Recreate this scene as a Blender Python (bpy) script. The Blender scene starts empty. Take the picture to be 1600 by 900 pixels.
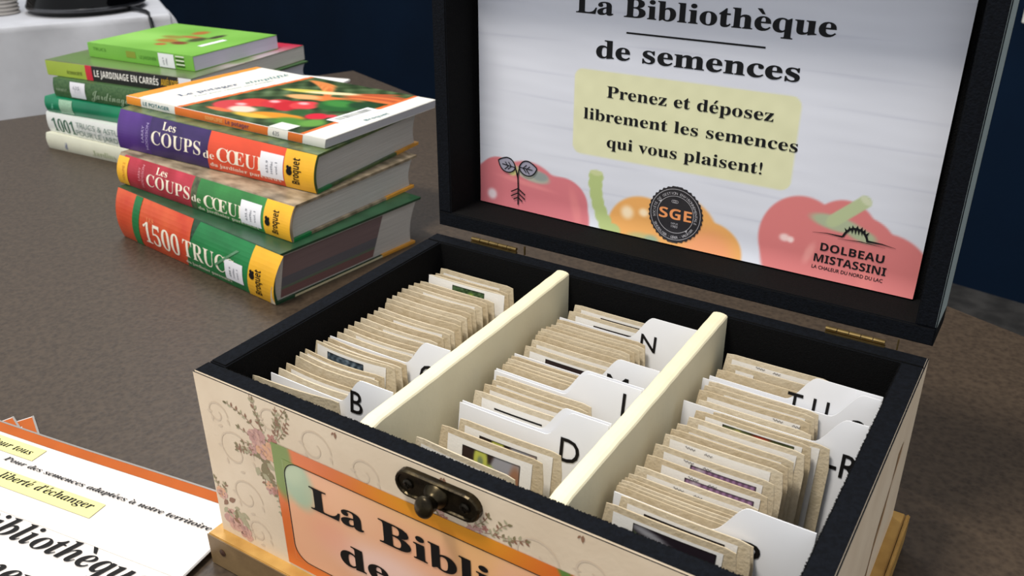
import bpy, bmesh, math, random
import numpy as np
from mathutils import Vector, Matrix, Euler
SC = bpy.context.scene
COL = SC.collection
R = math.radians
random.seed(7)

# ------------------------------------------------------------------ camera
cd = bpy.data.cameras.new('camera'); cam = bpy.data.objects.new('camera', cd); COL.objects.link(cam)
cd.sensor_width = 36; cd.lens = 1403.717 / 1600 * 36; cd.clip_start = .01; cd.clip_end = 50
cam.matrix_world = Matrix.Translation((.3426, -.2373, .36167)) @ (Matrix.Rotation(.56966, 4, 'Z') @ Matrix.Rotation(1.10578, 4, 'X') @ Matrix.Rotation(-.00905, 4, 'Z'))
cd.dof.use_dof = True; cd.dof.focus_distance = .50; cd.dof.aperture_fstop = 22
SC.camera = cam
# ------------------------------------------------------------------ world and light
w = bpy.data.worlds.new('world'); SC.world = w; w.use_nodes = True
w.node_tree.nodes['Background'].inputs[0].default_value = (.93, .96, 1, 1)
w.node_tree.nodes['Background'].inputs[1].default_value = .82
def area(name, loc, target, sx, sy, power, col):
    l = bpy.data.lights.new(name, 'AREA'); l.shape = 'RECTANGLE'; l.size = sx; l.size_y = sy; l.energy = power; l.color = col
    o = bpy.data.objects.new(name, l); COL.objects.link(o); o.location = loc
    o.rotation_euler = (Vector(target) - Vector(loc)).to_track_quat('-Z', 'Y').to_euler(); return o
area('ceiling_lamp', (-.25, -.42, 1.95), (.1, .1, 0), .5, .09, 40, (1, .94, .84))
area('ceiling_lamp', (-1.5, 1.4, 2.1), (-1.2, 1.0, 0), .9, .9, 24, (.95, .97, 1))
SC.view_settings.view_transform = 'Standard'; SC.view_settings.look = 'None'
SC.view_settings.exposure = 0.0; SC.view_settings.gamma = 1; SC.view_settings.use_curve_mapping = False

# ------------------------------------------------------------------ helpers
def s2l(c):
    c = c / 255.0
    return c / 12.92 if c <= .04045 else ((c + .055) / 1.055) ** 2.4
def L3(r, g, b): return (s2l(r), s2l(g), s2l(b))
def nps2l(a):
    a = np.clip(a, 0, 255) / 255.0
    return np.where(a <= .04045, a / 12.92, ((a + .055) / 1.055) ** 2.4)
MATS = {}
def mat(name, rgb, rough=.6, var=0.0, scale=200, bump=0.0, bscale=None, metal=0.0, spec=.5, emit=None, stretch=None, clear=0.0, rgb2=None, detail=3):
    if name in MATS: return MATS[name]
    m = bpy.data.materials.new(name); m.use_nodes = True; nt = m.node_tree; b = nt.nodes['Principled BSDF']
    col = (*L3(*rgb), 1)
    b.inputs['Base Color'].default_value = col; b.inputs['Roughness'].default_value = rough; b.inputs['Metallic'].default_value = metal
    b.inputs['Specular IOR Level'].default_value = spec
    if clear: b.inputs['Coat Weight'].default_value = clear; b.inputs['Coat Roughness'].default_value = .15
    tc = nt.nodes.new('ShaderNodeTexCoord'); mp = nt.nodes.new('ShaderNodeMapping'); nt.links.new(tc.outputs['Object'], mp.inputs[0])
    if stretch: mp.inputs['Scale'].default_value = stretch
    if var or rgb2:
        n = nt.nodes.new('ShaderNodeTexNoise'); n.inputs['Scale'].default_value = scale; n.inputs['Detail'].default_value = detail
        nt.links.new(mp.outputs[0], n.inputs['Vector'])
        cr = nt.nodes.new('ShaderNodeValToRGB'); cr.color_ramp.elements[0].position = .35; cr.color_ramp.elements[1].position = .65
        if rgb2: c2 = (*L3(*rgb2), 1); c1 = col
        else:
            c1 = tuple(max(0, v * (1 - var)) for v in col[:3]) + (1,); c2 = tuple(min(1, v * (1 + var)) for v in col[:3]) + (1,)
        cr.color_ramp.elements[0].color = c1; cr.color_ramp.elements[1].color = c2
        nt.links.new(n.outputs['Fac'], cr.inputs[0]); nt.links.new(cr.outputs[0], b.inputs['Base Color'])
    if bump:
        n2 = nt.nodes.new('ShaderNodeTexNoise'); n2.inputs['Scale'].default_value = bscale or scale; n2.inputs['Detail'].default_value = 3
        nt.links.new(mp.outputs[0], n2.inputs['Vector'])
        bp = nt.nodes.new('ShaderNodeBump'); bp.inputs['Strength'].default_value = bump; bp.inputs['Distance'].default_value = .001
        nt.links.new(n2.outputs['Fac'], bp.inputs['Height']); nt.links.new(bp.outputs[0], b.inputs['Normal'])
    if emit:
        b.inputs['Emission Color'].default_value = col; b.inputs['Emission Strength'].default_value = emit
    MATS[name] = m; return m
def printmat(name, rough=.5, spec=.4):
    if name in MATS: return MATS[name]
    m = bpy.data.materials.new(name); m.use_nodes = True; nt = m.node_tree; b = nt.nodes['Principled BSDF']
    a = nt.nodes.new('ShaderNodeVertexColor'); a.layer_name = 'ink'; nt.links.new(a.outputs[0], b.inputs['Base Color'])
    b.inputs['Roughness'].default_value = rough; b.inputs['Specular IOR Level'].default_value = spec
    MATS[name] = m; return m

def link(name, me, m=None, parent=None, label=None, smooth=False):
    o = bpy.data.objects.new(name, me); COL.objects.link(o)
    if m is not None:
        for q in (m if isinstance(m, (list, tuple)) else [m]): me.materials.append(q)
    if parent is not None: o.parent = parent
    if label: o['label'] = label
    if smooth: me.polygons.foreach_set('use_smooth', [True] * len(me.polygons))
    return o
def root(name, loc, label, cat, rot=(0, 0, 0), group=None):
    o = bpy.data.objects.new(name, None); COL.objects.link(o); o.empty_display_size = .01
    o.location = loc; o.rotation_euler = rot; o['label'] = label; o['category'] = cat
    if group: o['group'] = group
    return o
def tag(o, label, cat, group=None):
    o['label'] = label; o['category'] = cat
    if group: o['group'] = group
    return o
class G:
    """collects vertices and faces for one mesh"""
    def __init__(s): s.v = []; s.f = []; s.mi = []
    def face(s, pts, mi=0):
        n = len(s.v); s.v += [tuple(p) for p in pts]; s.f.append(tuple(range(n, n + len(pts)))); s.mi.append(mi)
    def box(s, x0, x1, y0, y1, z0, z1, M=None, mi=0, bev=0):
        bm = bmesh.new(); bmesh.ops.create_cube(bm, size=1)
        for v in bm.verts: v.co = Vector(((x0 + x1) / 2 + v.co.x * (x1 - x0), (y0 + y1) / 2 + v.co.y * (y1 - y0), (z0 + z1) / 2 + v.co.z * (z1 - z0)))
        if bev: bmesh.ops.bevel(bm, geom=bm.edges[:], offset=bev, segments=2, affect='EDGES')
        s.addbm(bm, M, mi); bm.free()
    def addbm(s, bm, M=None, mi=0):
        n = len(s.v); bm.verts.index_update()
        for v in bm.verts: s.v.append(tuple(M @ v.co if M else v.co))
        for f in bm.faces: s.f.append(tuple(n + v.index for v in f.verts)); s.mi.append(mi)
    def grid(s, P, mi=0, close=False):
        n = len(s.v); a = len(P); b = len(P[0])
        for r in P: s.v += [tuple(p) for p in r]
        for i in range(a - 1):
            for j in range(b if close else b - 1):
                k = (j + 1) % b
                s.f.append((n + i * b + j, n + i * b + k, n + (i + 1) * b + k, n + (i + 1) * b + j)); s.mi.append(mi)
    def lathe(s, prof, seg=24, M=None, mi=0):
        P = []
        for r, z in prof:
            P.append([(M @ Vector((r * math.cos(t * math.tau / seg), r * math.sin(t * math.tau / seg), z))) if M else (r * math.cos(t * math.tau / seg), r * math.sin(t * math.tau / seg), z) for t in range(seg)])
        s.grid(P, mi, True)
    def tube(s, pts, r, seg=8, mi=0):
        P = []; pts = [Vector(p) for p in pts]
        for i, p in enumerate(pts):
            d = (pts[min(i + 1, len(pts) - 1)] - pts[max(i - 1, 0)]).normalized()
            a = d.orthogonal().normalized(); b = d.cross(a)
            rr = r[i] if isinstance(r, (list, tuple)) else r
            P.append([p + a * rr * math.cos(t * math.tau / seg) + b * rr * math.sin(t * math.tau / seg) for t in range(seg)])
        s.grid(P, mi, True)
    def build(s, name, m, parent=None, label=None, smooth=False):
        me = bpy.data.meshes.new(name); me.from_pydata(s.v, [], s.f)
        o = link(name, me, m, parent, label, smooth)
        if len(set(s.mi)) > 1: me.polygons.foreach_set('material_index', s.mi)
        me.update(); return o
def boxo(name, x0, x1, y0, y1, z0, z1, m, parent=None, bev=0, label=None, M=None):
    g = G(); g.box(x0, x1, y0, y1, z0, z1, M, 0, bev); return g.build(name, m, parent, label)
def plane(o, ex, ey):
    """mapper: surface coordinates (x, y, lift) -> space"""
    o, ex, ey = Vector(o), Vector(ex).normalized(), Vector(ey).normalized(); n = ex.cross(ey)
    return lambda x, y, h=0: o + ex * x + ey * y + n * h
def patch(name, mp, x0, x1, y0, y1, h, m, parent, nx=1, ny=1, label=None):
    g = G(); g.grid([[mp(x0 + (x1 - x0) * i / nx, y0 + (y1 - y0) * j / ny, h) for i in range(nx + 1)] for j in range(ny + 1)]); return g.build(name, m, parent, label)
def inked(name, mp, x0, x1, y0, y1, h, fn, parent, nx, ny, m, label=None, cut=None):
    """a printed sheet: flat ink colours held per face corner; fn(U,V in metres)->rgb 0..255"""
    g = G(); g.grid([[mp(x0 + (x1 - x0) * i / nx, y0 + (y1 - y0) * j / ny, h) for i in range(nx + 1)] for j in range(ny + 1)])
    o = g.build(name, m, parent, label, True); me = o.data
    xs = x0 + (x1 - x0) * np.arange(nx + 1) / nx; ys = y0 + (y1 - y0) * np.arange(ny + 1) / ny
    U, V = np.meshgrid(xs, ys); c = np.ones((nx + 1) * (ny + 1) * 4).reshape(-1, 4)
    c[:, :3] = nps2l(fn(U, V)).reshape(-1, 3)
    a = me.color_attributes.new('ink', 'FLOAT_COLOR', 'POINT'); a.data.foreach_set('color', c.ravel().astype(np.float32)); return o
def polyset(name, mp, polys, h, m, parent, label=None, step=2e-6):
    """flat printed shapes; polys = list of (points, material slot)"""
    g = G()
    for k, (pts, mi) in enumerate(polys): g.face([mp(x, y, h + k * step) for x, y in pts], mi)
    return g.build(name, m, parent, label)
def ribbon(pts, wd):
    out = []; back = []
    for i, p in enumerate(pts):
        a = pts[max(i - 1, 0)]; b = pts[min(i + 1, len(pts) - 1)]; dx, dy = b[0] - a[0], b[1] - a[1]; l = math.hypot(dx, dy) or 1
        ww = wd[i] if isinstance(wd, (list, tuple)) else wd
        out.append((p[0] - dy / l * ww / 2, p[1] + dx / l * ww / 2)); back.append((p[0] + dy / l * ww / 2, p[1] - dx / l * ww / 2))
    return [([out[i], out[i + 1], back[i + 1], back[i]], 0) for i in range(len(pts) - 1)]
def disc(cx, cy, rx, ry=None, n=24, rot=0):
    ry = ry or rx; c, s = math.cos(rot), math.sin(rot)
    return [(cx + rx * math.cos(t) * c - ry * math.sin(t) * s, cy + rx * math.cos(t) * s + ry * math.sin(t) * c) for t in [k * math.tau / n for k in range(n)]]
def rrect(x0, x1, y0, y1, r, n=6):
    P = []
    for cx, cy, a in ((x1 - r, y1 - r, 0), (x0 + r, y1 - r, 90), (x0 + r, y0 + r, 180), (x1 - r, y0 + r, 270)):
        P += [(cx + r * math.cos(R(a + 90 * k / n)), cy + r * math.sin(R(a + 90 * k / n))) for k in range(n + 1)]
    return P
def shift(P, dx=0, dy=0, a=0, s=1, mx=1):
    c, d = math.cos(a) * s, math.sin(a) * s; return [(dx + mx * x * c - y * d, dy + mx * x * d + y * c) for x, y in P]

# ---- lettering (the built-in font, converted to flat meshes)
UP = dict(serif=(0x1D400, 0x1D41A, 0x1D7CE), ital=(0x1D468, 0x1D482, 0x1D7CE), bold=(0x1D5D4, 0x1D5EE, 0x1D7EC), script=(0x1D4D0, 0x1D4EA, None))
ACC = {'è': ('e', -1), 'é': ('e', 1), 'à': ('a', -1), 'ô': ('o', 1), 'É': ('E', 1)}
GC = {}
def raw_text(s, off=0.0):
    k = (s, off)
    if k in GC: return GC[k]
    c = bpy.data.curves.new('lettering', 'FONT'); c.body = s; c.size = 1; c.resolution_u = 3; c.offset = off
    o = bpy.data.objects.new('lettering', c); COL.objects.link(o); dg = bpy.context.evaluated_depsgraph_get(); dg.update()
    me = o.evaluated_get(dg).to_mesh()
    V = [(v.co.x, v.co.y) for v in me.vertices]; F = [tuple(p.vertices) for p in me.polygons]
    o.evaluated_get(dg).to_mesh_clear(); bpy.data.objects.remove(o); bpy.data.curves.remove(c)
    GC[k] = (V, F); return V, F
def conv(s, st):
    if st == 'sans': return s
    u, l, d = UP[st]; r = ''
    for ch in s:
        ch = ACC[ch][0] if ch in ACC else ch
        r += chr(u + ord(ch) - 65) if 'A' <= ch <= 'Z' else chr(l + ord(ch) - 97) if 'a' <= ch <= 'z' else chr(d + ord(ch) - 48) if d and ch.isdigit() else ch
    return r
def glyphs(s, st='serif', off=0.0):
    V, F = raw_text(conv(s, st), off); V = list(V); F = list(F)
    if st != 'sans':
        for i, ch in enumerate(s):
            if ch in ACC:
                b, d = ACC[ch]; W = max(x for x, y in raw_text(conv(s[:i + 1], st), off)[0]); g1 = raw_text(conv(b, st), off)[0]
                cx = W - (max(x for x, y in g1) - min(x for x, y in g1)) / 2; y0 = max(y for x, y in g1) + .06; n = len(V)
                V += [(cx - .035 - d * -.0, y0), (cx + .045, y0), (cx + d * .13 + .04, y0 + .19), (cx + d * .13 - .07, y0 + .19)] if d > 0 else [(cx - .035, y0), (cx + .045, y0), (cx - .05, y0 + .19), (cx - .17, y0 + .19)]
                F.append((n, n + 1, n + 2, n + 3))
    return V, F
CAPH = {}
def lettering(name, mp, s, x0, y0, wd, cap, m, parent, st='serif', h=.00025, rot=0, off=0.0, label=None, cuts=0, mid=False, slant=0):
    """text s: left x0, baseline y0, total width wd, capital height cap"""
    V, F = glyphs(s, st, off); k = (st, off)
    if k not in CAPH: CAPH[k] = max(y for x, y in raw_text(conv('H', st), off)[0])
    a = min(x for x, y in V); b = max(x for x, y in V); sx = wd / (b - a); sy = cap / CAPH[k]
    bm = bmesh.new(); vs = [bm.verts.new(((x - a) * sx + y * sy * slant, y * sy, 0)) for x, y in V]
    for f in F:
        try: bm.faces.new([vs[i] for i in f])
        except ValueError: pass
    if rot: bmesh.ops.rotate(bm, verts=bm.verts, cent=(0, 0, 0), matrix=Matrix.Rotation(rot, 3, 'Z'))
    bmesh.ops.translate(bm, verts=bm.verts, vec=(x0, y0, 0))
    if cuts:
        ys = [v.co.y for v in bm.verts]; lo, hi = min(ys), max(ys)
        for q in range(1, cuts): bmesh.ops.bisect_plane(bm, geom=bm.verts[:] + bm.edges[:] + bm.faces[:], plane_co=(0, lo + (hi - lo) * q / cuts, 0), plane_no=(0, 1, 0))
    for v in bm.verts: v.co = mp(v.co.x, v.co.y, h)
    me = bpy.data.meshes.new(name); bm.to_mesh(me); bm.free(); return link(name, me, m, parent, label)
def arc_text(mp, s, cx, cy, r, a0, a1, cap, flip=False, st='sans'):
    V0 = []; n = len(s)
    for i, ch in enumerate(s):
        if ch == ' ': continue
        V, F = glyphs(ch, st); t = a0 + (a1 - a0) * (i + .5) / n; xm = (max(x for x, y in V) + min(x for x, y in V)) / 2; sc = cap / .7
        ca, sa = math.cos(t), math.sin(t)
        for f in F:
            P = []
            for k in f:
                x, y = (V[k][0] - xm) * sc, V[k][1] * sc
                if flip: rr = r - y; P.append((cx + rr * ca - x * sa * -1 * -1 * -1, cy + rr * sa + x * ca * 1 if False else cy + rr * sa + x * ca))
                else: rr = r + y; P.append((cx + rr * ca + x * sa, cy + rr * sa - x * ca))
            V0.append((P, 0))
    return V0

def sm(e0, e1, x): t = np.clip((x - e0) / (e1 - e0), 0, 1); return t * t * (3 - 2 * t)
def ell(c, U, V, cx, cy, rx, ry, col, rot=0, soft=.12, alpha=1.0):
    a, b = math.cos(rot), math.sin(rot); X = ((U - cx) * a + (V - cy) * b) / rx; Y = (-(U - cx) * b + (V - cy) * a) / ry
    k = (alpha * (1 - sm(1 - soft, 1 + soft, np.sqrt(X * X + Y * Y))))[..., None]; return c * (1 - k) + np.array(col, float) * k
def rnd2(U, V, f, seed):
    r = np.random.RandomState(seed); o = np.zeros_like(U)
    for _ in range(7):
        a, b, p = r.uniform(-1, 1), r.uniform(-1, 1), r.uniform(0, 6.28); o += np.sin(f * (a * U + b * V) + p)
    return o / 7

# ------------------------------------------------------------------ materials
black_ink = mat('black_ink', (18, 16, 16), .6, spec=.2)
paper = mat('white_paper', (236, 233, 228), .65, var=.02, scale=60, bump=.1, bscale=900)
M_felt = mat('black_felt', (8, 8, 9), .95, var=.35, scale=900, bump=.6, bscale=1500, spec=.15)
M_rim = mat('black_painted_edge', (10, 13, 19), .9, var=.3, scale=500, bump=.5, bscale=900, spec=.12)
M_floral = mat('cream_floral_paper', (222, 201, 173), .55, rgb2=(232, 213, 186), scale=26, bump=.1, bscale=400)
M_gold = mat('gold_painted_wood', (170, 128, 62), .42, rgb2=(196, 154, 84), scale=60, stretch=(1, 1, 8), bump=.25, bscale=140, metal=.25)
M_gold_side = mat('brown_gold_wood', (122, 98, 66), .5, rgb2=(140, 114, 78), scale=60, bump=.25, bscale=140, metal=.15)
M_cream = mat('cream_card', (228, 219, 188), .7, var=.03, scale=30, bump=.15, bscale=250)
M_kraft = [mat('kraft_paper_%s' % n, c, .85, rgb2=c2, scale=260, bump=.3, bscale=700, spec=.2) for n, c, c2 in (('tan', (194, 179, 151), (203, 189, 163)), ('pale', (202, 188, 162), (211, 198, 174)), ('warm', (188, 171, 141), (198, 182, 154)))]
M_bronze = mat('aged_bronze', (62, 54, 38), .34, rgb2=(36, 31, 23), scale=160, metal=.9, bump=.15, bscale=300)
M_brass = mat('brass', (130, 110, 70), .4, metal=.9, var=.2, scale=200)
M_pages = mat('book_pages', (196, 192, 186), .8, var=.13, scale=40, stretch=(.3, .3, 55), bump=.5, bscale=60)
M_pages_w = mat('white_book_pages', (206, 206, 214), .8, var=.08, scale=40, stretch=(.3, .3, 55), bump=.4, bscale=60)
M_ink = printmat('printed_ink', .5); M_gloss = printmat('glossy_printed_ink', .3, .5)

# ------------------------------------------------------------------ room
def structure(o): o['kind'] = 'structure'; return o
fl = boxo('floor', -6, 4, -3, 6, -.78, -.73, mat('grey_carpet', (48, 46, 44), .95, var=.5, scale=18, bump=.6, bscale=300)); structure(fl)
wd = Vector((math.cos(R(-10.96)), math.sin(R(-10.96)), 0)); wn = Vector((-wd.y, wd.x, 0)); wo = Vector((.1763, 2.2436, -.73))
WM = Matrix(((wd.x, wn.x, 0, wo.x), (wd.y, wn.y, 0, wo.y), (0, 0, 1, -.73), (0, 0, 0, 1)))
structure(boxo('wall_back', -7.2, 3.4, 0, .12, 0, 2.9, mat('navy_wall', (3, 22, 42), .9, spec=.15, var=.12, scale=3, bump=.1, bscale=150), M=WM))
structure(boxo('wall_left', -6.1, -6, -5.5, 0, 0, 2.9, mat('pale_wall', (200, 200, 196), .85, var=.04, scale=3), M=WM))
structure(boxo('trim_1', .02, 1.4, -.03, 0, .695, .735, mat('white_painted_trim', (215, 215, 205), .6, bump=.1, var=.03, scale=20), M=WM, bev=.002))

# ------------------------------------------------------------------ table
def table_material():
    m = bpy.data.materials.new('brown_laminate'); m.use_nodes = True; nt = m.node_tree; b = nt.nodes['Principled BSDF']
    tc = nt.nodes.new('ShaderNodeTexCoord')
    mp = nt.nodes.new('ShaderNodeMapping'); mp.inputs['Scale'].default_value = (1, 1, 1); nt.links.new(tc.outputs['Object'], mp.inputs[0])
    v = nt.nodes.new('ShaderNodeTexVoronoi'); v.inputs['Scale'].default_value = 300; nt.links.new(mp.outputs[0], v.inputs['Vector'])
    n = nt.nodes.new('ShaderNodeTexNoise'); n.inputs['Scale'].default_value = 170; n.inputs['Detail'].default_value = 5; nt.links.new(mp.outputs[0], n.inputs['Vector'])
    mx = nt.nodes.new('ShaderNodeMath'); mx.operation = 'MULTIPLY_ADD'; mx.inputs[1].default_value = .55; nt.links.new(v.outputs['Distance'], mx.inputs[0]); nt.links.new(n.outputs['Fac'], mx.inputs[2])
    cr = nt.nodes.new('ShaderNodeValToRGB'); cr.color_ramp.elements[0].position = .42; cr.color_ramp.elements[1].position = 1.0
    cr.color_ramp.elements[0].color = (*L3(50, 40, 31), 1); cr.color_ramp.elements[1].color = (*L3(70, 58, 46), 1)
    nt.links.new(mx.outputs[0], cr.inputs[0]); nt.links.new(cr.outputs[0], b.inputs['Base Color'])
    b.inputs['Roughness'].default_value = .45; b.inputs['Specular IOR Level'].default_value = .35
    bp = nt.nodes.new('ShaderNodeBump'); bp.inputs['Strength'].default_value = .25; bp.inputs['Distance'].default_value = .0006
    nt.links.new(mx.outputs[0], bp.inputs['Height']); nt.links.new(bp.outputs[0], b.inputs['Normal']); return m
tb = root('table', (-.7368, .9404, 0), 'brown speckled laminate table that carries the seed box and the books', 'table')
e1 = Vector((-.425, -.905)); e2 = Vector((.9306, -.366))
def quad(a0, a1, b0, b1, z0, z1):
    g = G(); c = [e1 * a0 + e2 * b0, e1 * a0 + e2 * b1, e1 * a1 + e2 * b1, e1 * a1 + e2 * b0]
    bm = bmesh.new(); vb = [bm.verts.new((p.x, p.y, z)) for z in (z0, z1) for p in c]
    for f in ((0, 1, 2, 3), (7, 6, 5, 4), (0, 4, 5, 1), (1, 5, 6, 2), (2, 6, 7, 3), (3, 7, 4, 0)): bm.faces.new([vb[i] for i in f])
    bmesh.ops.recalc_face_normals(bm, faces=bm.faces); bmesh.ops.bevel(bm, geom=bm.edges[:], offset=.0015, segments=2, affect='EDGES')
    g.addbm(bm); bm.free(); return g
quad(0, 1.5, 0, 1.9, -.032, 0).build('tabletop', table_material(), tb)
quad(.06, 1.44, .06, 1.84, -.1, -.033).build('apron', mat('dark_table_frame', (40, 38, 38), .5, metal=.4, var=.1, scale=50), tb)
for a, b in ((.08, .08), (1.38, .08), (.08, 1.78), (1.38, 1.78)):
    quad(a, a + .045, b, b + .045, -.73, -.1).build('leg', MATS['dark_table_frame'], tb)

# ------------------------------------------------------------------ plinth tray under the box
BW, BD, BH, ZT = .31, .2046, .1244, .0216
tray = root('wooden_plinth', (0, 0, 0), 'gold painted wooden plinth under the floral seed box', 'plinth')
g = G(); o_ = .006
g.box(-.005, BW + o_, -.0068, BD + o_, .0, ZT, bev=.0006)
pl = g.build('plinth_block', M_gold, tray)
g = G(); g.box(-.0051, BW + o_ + .0001, -.0072, -.0066, .0006, ZT - .0006); g.build('front_board', M_gold_side, tray)
g = G(); g.lathe([(0, 0), (.0021, 0), (.0023, .0003), (.0, .0006)], 14, Matrix.Translation((.0055, -.0072, .0125)) @ Matrix.Rotation(R(90), 4, 'X'))
g.build('nail_head', mat('dark_brown_nail', (60, 34, 20), .5, var=.2, scale=300), tray, 'dark brown nail head in the front left end of the plinth')
g = G(); g.box(.3165, .3185, -.004, .2085, .004, ZT + .002, bev=.0006); g.build('side_rail', M_gold, tray)

# ------------------------------------------------------------------ the seed box
box = root('seed_box', (0, 0, ZT), 'open floral paper covered seed box with raised lid, black inside and orange sign', 'box')
T0 = .0112; zt = BH - ZT
def panel(name, x0, x1, y0, y1, out, label=None, lid=False):
    """wall panel: paper outside, black felt inside, painted rim"""
    bm = bmesh.new(); bmesh.ops.create_cube(bm, size=1)
    for v in bm.verts: v.co = Vector(((x0 + x1) / 2 + v.co.x * (x1 - x0), (y0 + y1) / 2 + v.co.y * (y1 - y0), zt / 2 + v.co.z * zt))
    g = G(); bmesh.ops.bevel(bm, geom=[e for e in bm.edges if all(v.co.z > zt - .001 for v in e.verts)], offset=.0008, segments=2, affect='EDGES')
    for f in bm.faces:
        n = f.normal; f.normal_update(); n = f.normal
        c_ = f.calc_center_median(); mi = 0 if n.dot(Vector(out)) > .9 or (abs(n.x) > .9 and (c_.x < .001 or c_.x > BW - .001)) else (2 if n.z > .3 else 1)
        g.face([v.co for v in f.verts], mi)
    bm.free(); return g.build(name, [M_floral, M_felt, M_rim], box)
panel('front_panel', 0, BW, 0, .0104, (0, -1, 0)); panel('back_panel', 0, BW, BD - T0, BD, (0, 1, 0))
panel('side_panel', 0, T0, T0, BD - T0, (-1, 0, 0)); panel('side_panel', BW - T0, BW, T0, BD - T0, (1, 0, 0))
boxo('bottom_panel', T0, BW - T0, T0, BD - T0, 0, .002, M_felt, box)
# fuzzy worn inner edge of the front and right rims
g = G()
for k in range(520):
    t = random.random(); x = T0 + t * (BW - 2 * T0); d = random.uniform(.0001, .0006)
    g.face([(x - .0004, .0102, zt - .0006), (x + .0005, .0102, zt - .0006), (x + random.uniform(-.0004, .0004), .0104 + d * .7, zt - .0004)])
for k in range(420):
    y = T0 + random.random() * (BD - 2 * T0); d = random.uniform(.0001, .0006)
    g.face([(BW - T0 + .0002, y - .0004, zt - .0006), (BW - T0 + .0002, y + .0005, zt - .0006), (BW - T0 - d, y + random.uniform(-.0004, .0004), zt - .0004)])
o = g.build('felt_fringe', M_felt, box); o['kind'] = 'stuff'
for xa, hb in ((.1035, .0005), (.2035, -.0002)):                    # two cream dividers, folded card with a rounded ridge
    g = G(); n = 26; P = []
    for i in range(n + 1):
        y = .0106 + (BD - T0 - .0108) * i / n; top = zt - .0004 + .004 * (i / n) ** 2 * .5 + hb + random.uniform(-.0002, .0002)
        if i == 0: top -= .0012
        hw = .0044; row = [(xa - hw, y, .002), (xa - hw, y, top - .006), (xa - hw, y, top - .002)]
        for q in range(7): a = math.pi - math.pi * q / 6; row.append((xa + hw * math.cos(a), y, top - .0016 + .0016 * math.sin(a)))
        row += [(xa + hw, y, top - .002), (xa + hw, y, top - .006), (xa + hw, y, .002)]; P.append(row)
    g.grid(P); g.face(P[0]); g.face(P[-1][::-1]); g.build('divider', M_cream, box, smooth=False)

# --- floral print on the front: swirls, sprigs, roses (flat ink)
FR = plane((0, -.0, 0), (1, 0, 0), (0, 0, 1))                      # local: y up from the box foot, lift towards the viewer
ink = [mat('ink_' + n, c, .6) for n, c in (('olive', (136, 124, 90)), ('brown', (146, 108, 84)), ('mauve', (196, 152, 142)), ('peach', (224, 172, 136)), ('pink', (212, 168, 152)), ('rose', (184, 128, 114)), ('pale_leaf', (176, 168, 136)), ('faint', (215, 195, 170)))]
def leaf(x, y, a, l, wd=.38): return shift([(0, 0), (l * .3, l * wd * .5), (l * .65, l * wd * .42), (l, 0), (l * .65, -l * wd * .42), (l * .3, -l * wd * .5)], x, y, a)
def sprig(x, y, a, l, n, P):
    pts = []; aa = a; px, py = x, y
    for k in range(n + 1):
        pts.append((px, py)); aa += random.uniform(-.25, .25); px += l / n * math.cos(aa); py += l / n * math.sin(aa)
    P += ribbon(pts, .00035) if False else [(q, 1) for q, _ in ribbon(pts, .00035)]
    for k, (px, py) in enumerate(pts[1:]):
        for s in (-1, 1): P.append((leaf(px, py, a + s * random.uniform(.6, 1.2), random.uniform(.0019, .0032), .5), random.choice((0, 6, 1, 6))))
    P.append((leaf(pts[-1][0], pts[-1][1], aa, .003, .5), 0))
def rose(x, y, r, P, cols=(3, 4)):
    for k in range(9): a = k * math.tau / 9 + random.random(); P.append((disc(x + r * .55 * math.cos(a), y + r * .55 * math.sin(a), r * .5, r * .42, 9, a), random.choice(cols)))
    for k in range(6): a = k * math.tau / 6; P.append((disc(x + r * .28 * math.cos(a), y + r * .28 * math.sin(a), r * .36, r * .22, 8, a + 1), cols[0] if k % 2 else 2))
    for k in range(5): a = k * 1.3; P += [(q, 5) for q, _ in ribbon([(x + r * (.15 + .12 * k) * math.cos(a + t * .3), y + r * (.15 + .12 * k) * math.sin(a + t * .3)) for t in range(5)], .00022)]
def blossom(x, y, r, P, c=2):
    for k in range(5): a = k * math.tau / 5 + x * 999; P.append((disc(x + r * .6 * math.cos(a), y + r * .6 * math.sin(a), r * .5, r * .34, 8, a), c))
    P.append((disc(x, y, r * .22, n=6), 1))
P = []
Z = lambda z: z - ZT
for cx, cy, r in ((.022, .083, .014), (.052, .112, .009), (.08, .108, .011), (.11, .105, .009), (.2, .1, .012), (.225, .104, .008), (.25, .1, .013), (.28, .103, .009), (.295, .08, .012), (.025, .055, .012), (.03, .033, .009), (.013, .103, .008)):
    for s in (1, -1):
        P += [(q, 7) for q, _ in ribbon([(cx + s * r * (1 - k / 34) * math.cos(k * .28), Z(cy) + r * (1 - k / 34) * math.sin(k * .28)) for k in range(26)], .0009)] if s == 1 else [(leaf(cx - r * .9 * math.cos(k), Z(cy) - r * .9 * math.sin(k), k * 1.7, .004, .4), 7) for k in range(4)]
for a, l, n in ((1.9, .026, 6), (1.45, .030, 7), (1.0, .022, 5), (.5, .02, 5), (2.6, .018, 5), (3.3, .016, 4), (4.5, .024, 6), (4.9, .02, 5)): sprig(.046, Z(.095), a, l, n, P)
for k in range(16): a = random.uniform(0, 6.28); P.append((leaf(.046 + random.uniform(-.006, .006), Z(.086) + random.uniform(-.012, .006), a, random.uniform(.004, .007), .55), random.choice((0, 0, 6, 1))))
rose(.0425, Z(.100), .0046, P, (2, 4)); rose(.0482, Z(.093), .0058, P, (3, 3)); rose(.0400, Z(.093), .0036, P, (2, 4)); blossom(.0515, Z(.1015), .0032, P, 5); blossom(.036, Z(.0895), .003, P, 2)
for k in range(9): blossom(.049 + random.uniform(-.006, .005), Z(.078) + random.uniform(-.012, .006), random.uniform(.0018, .003), P, random.choice((2, 3, 5)))
for a in (2.0, 4.6, 5.2): sprig(.05, Z(.07), a, .014, 4, P)
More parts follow.
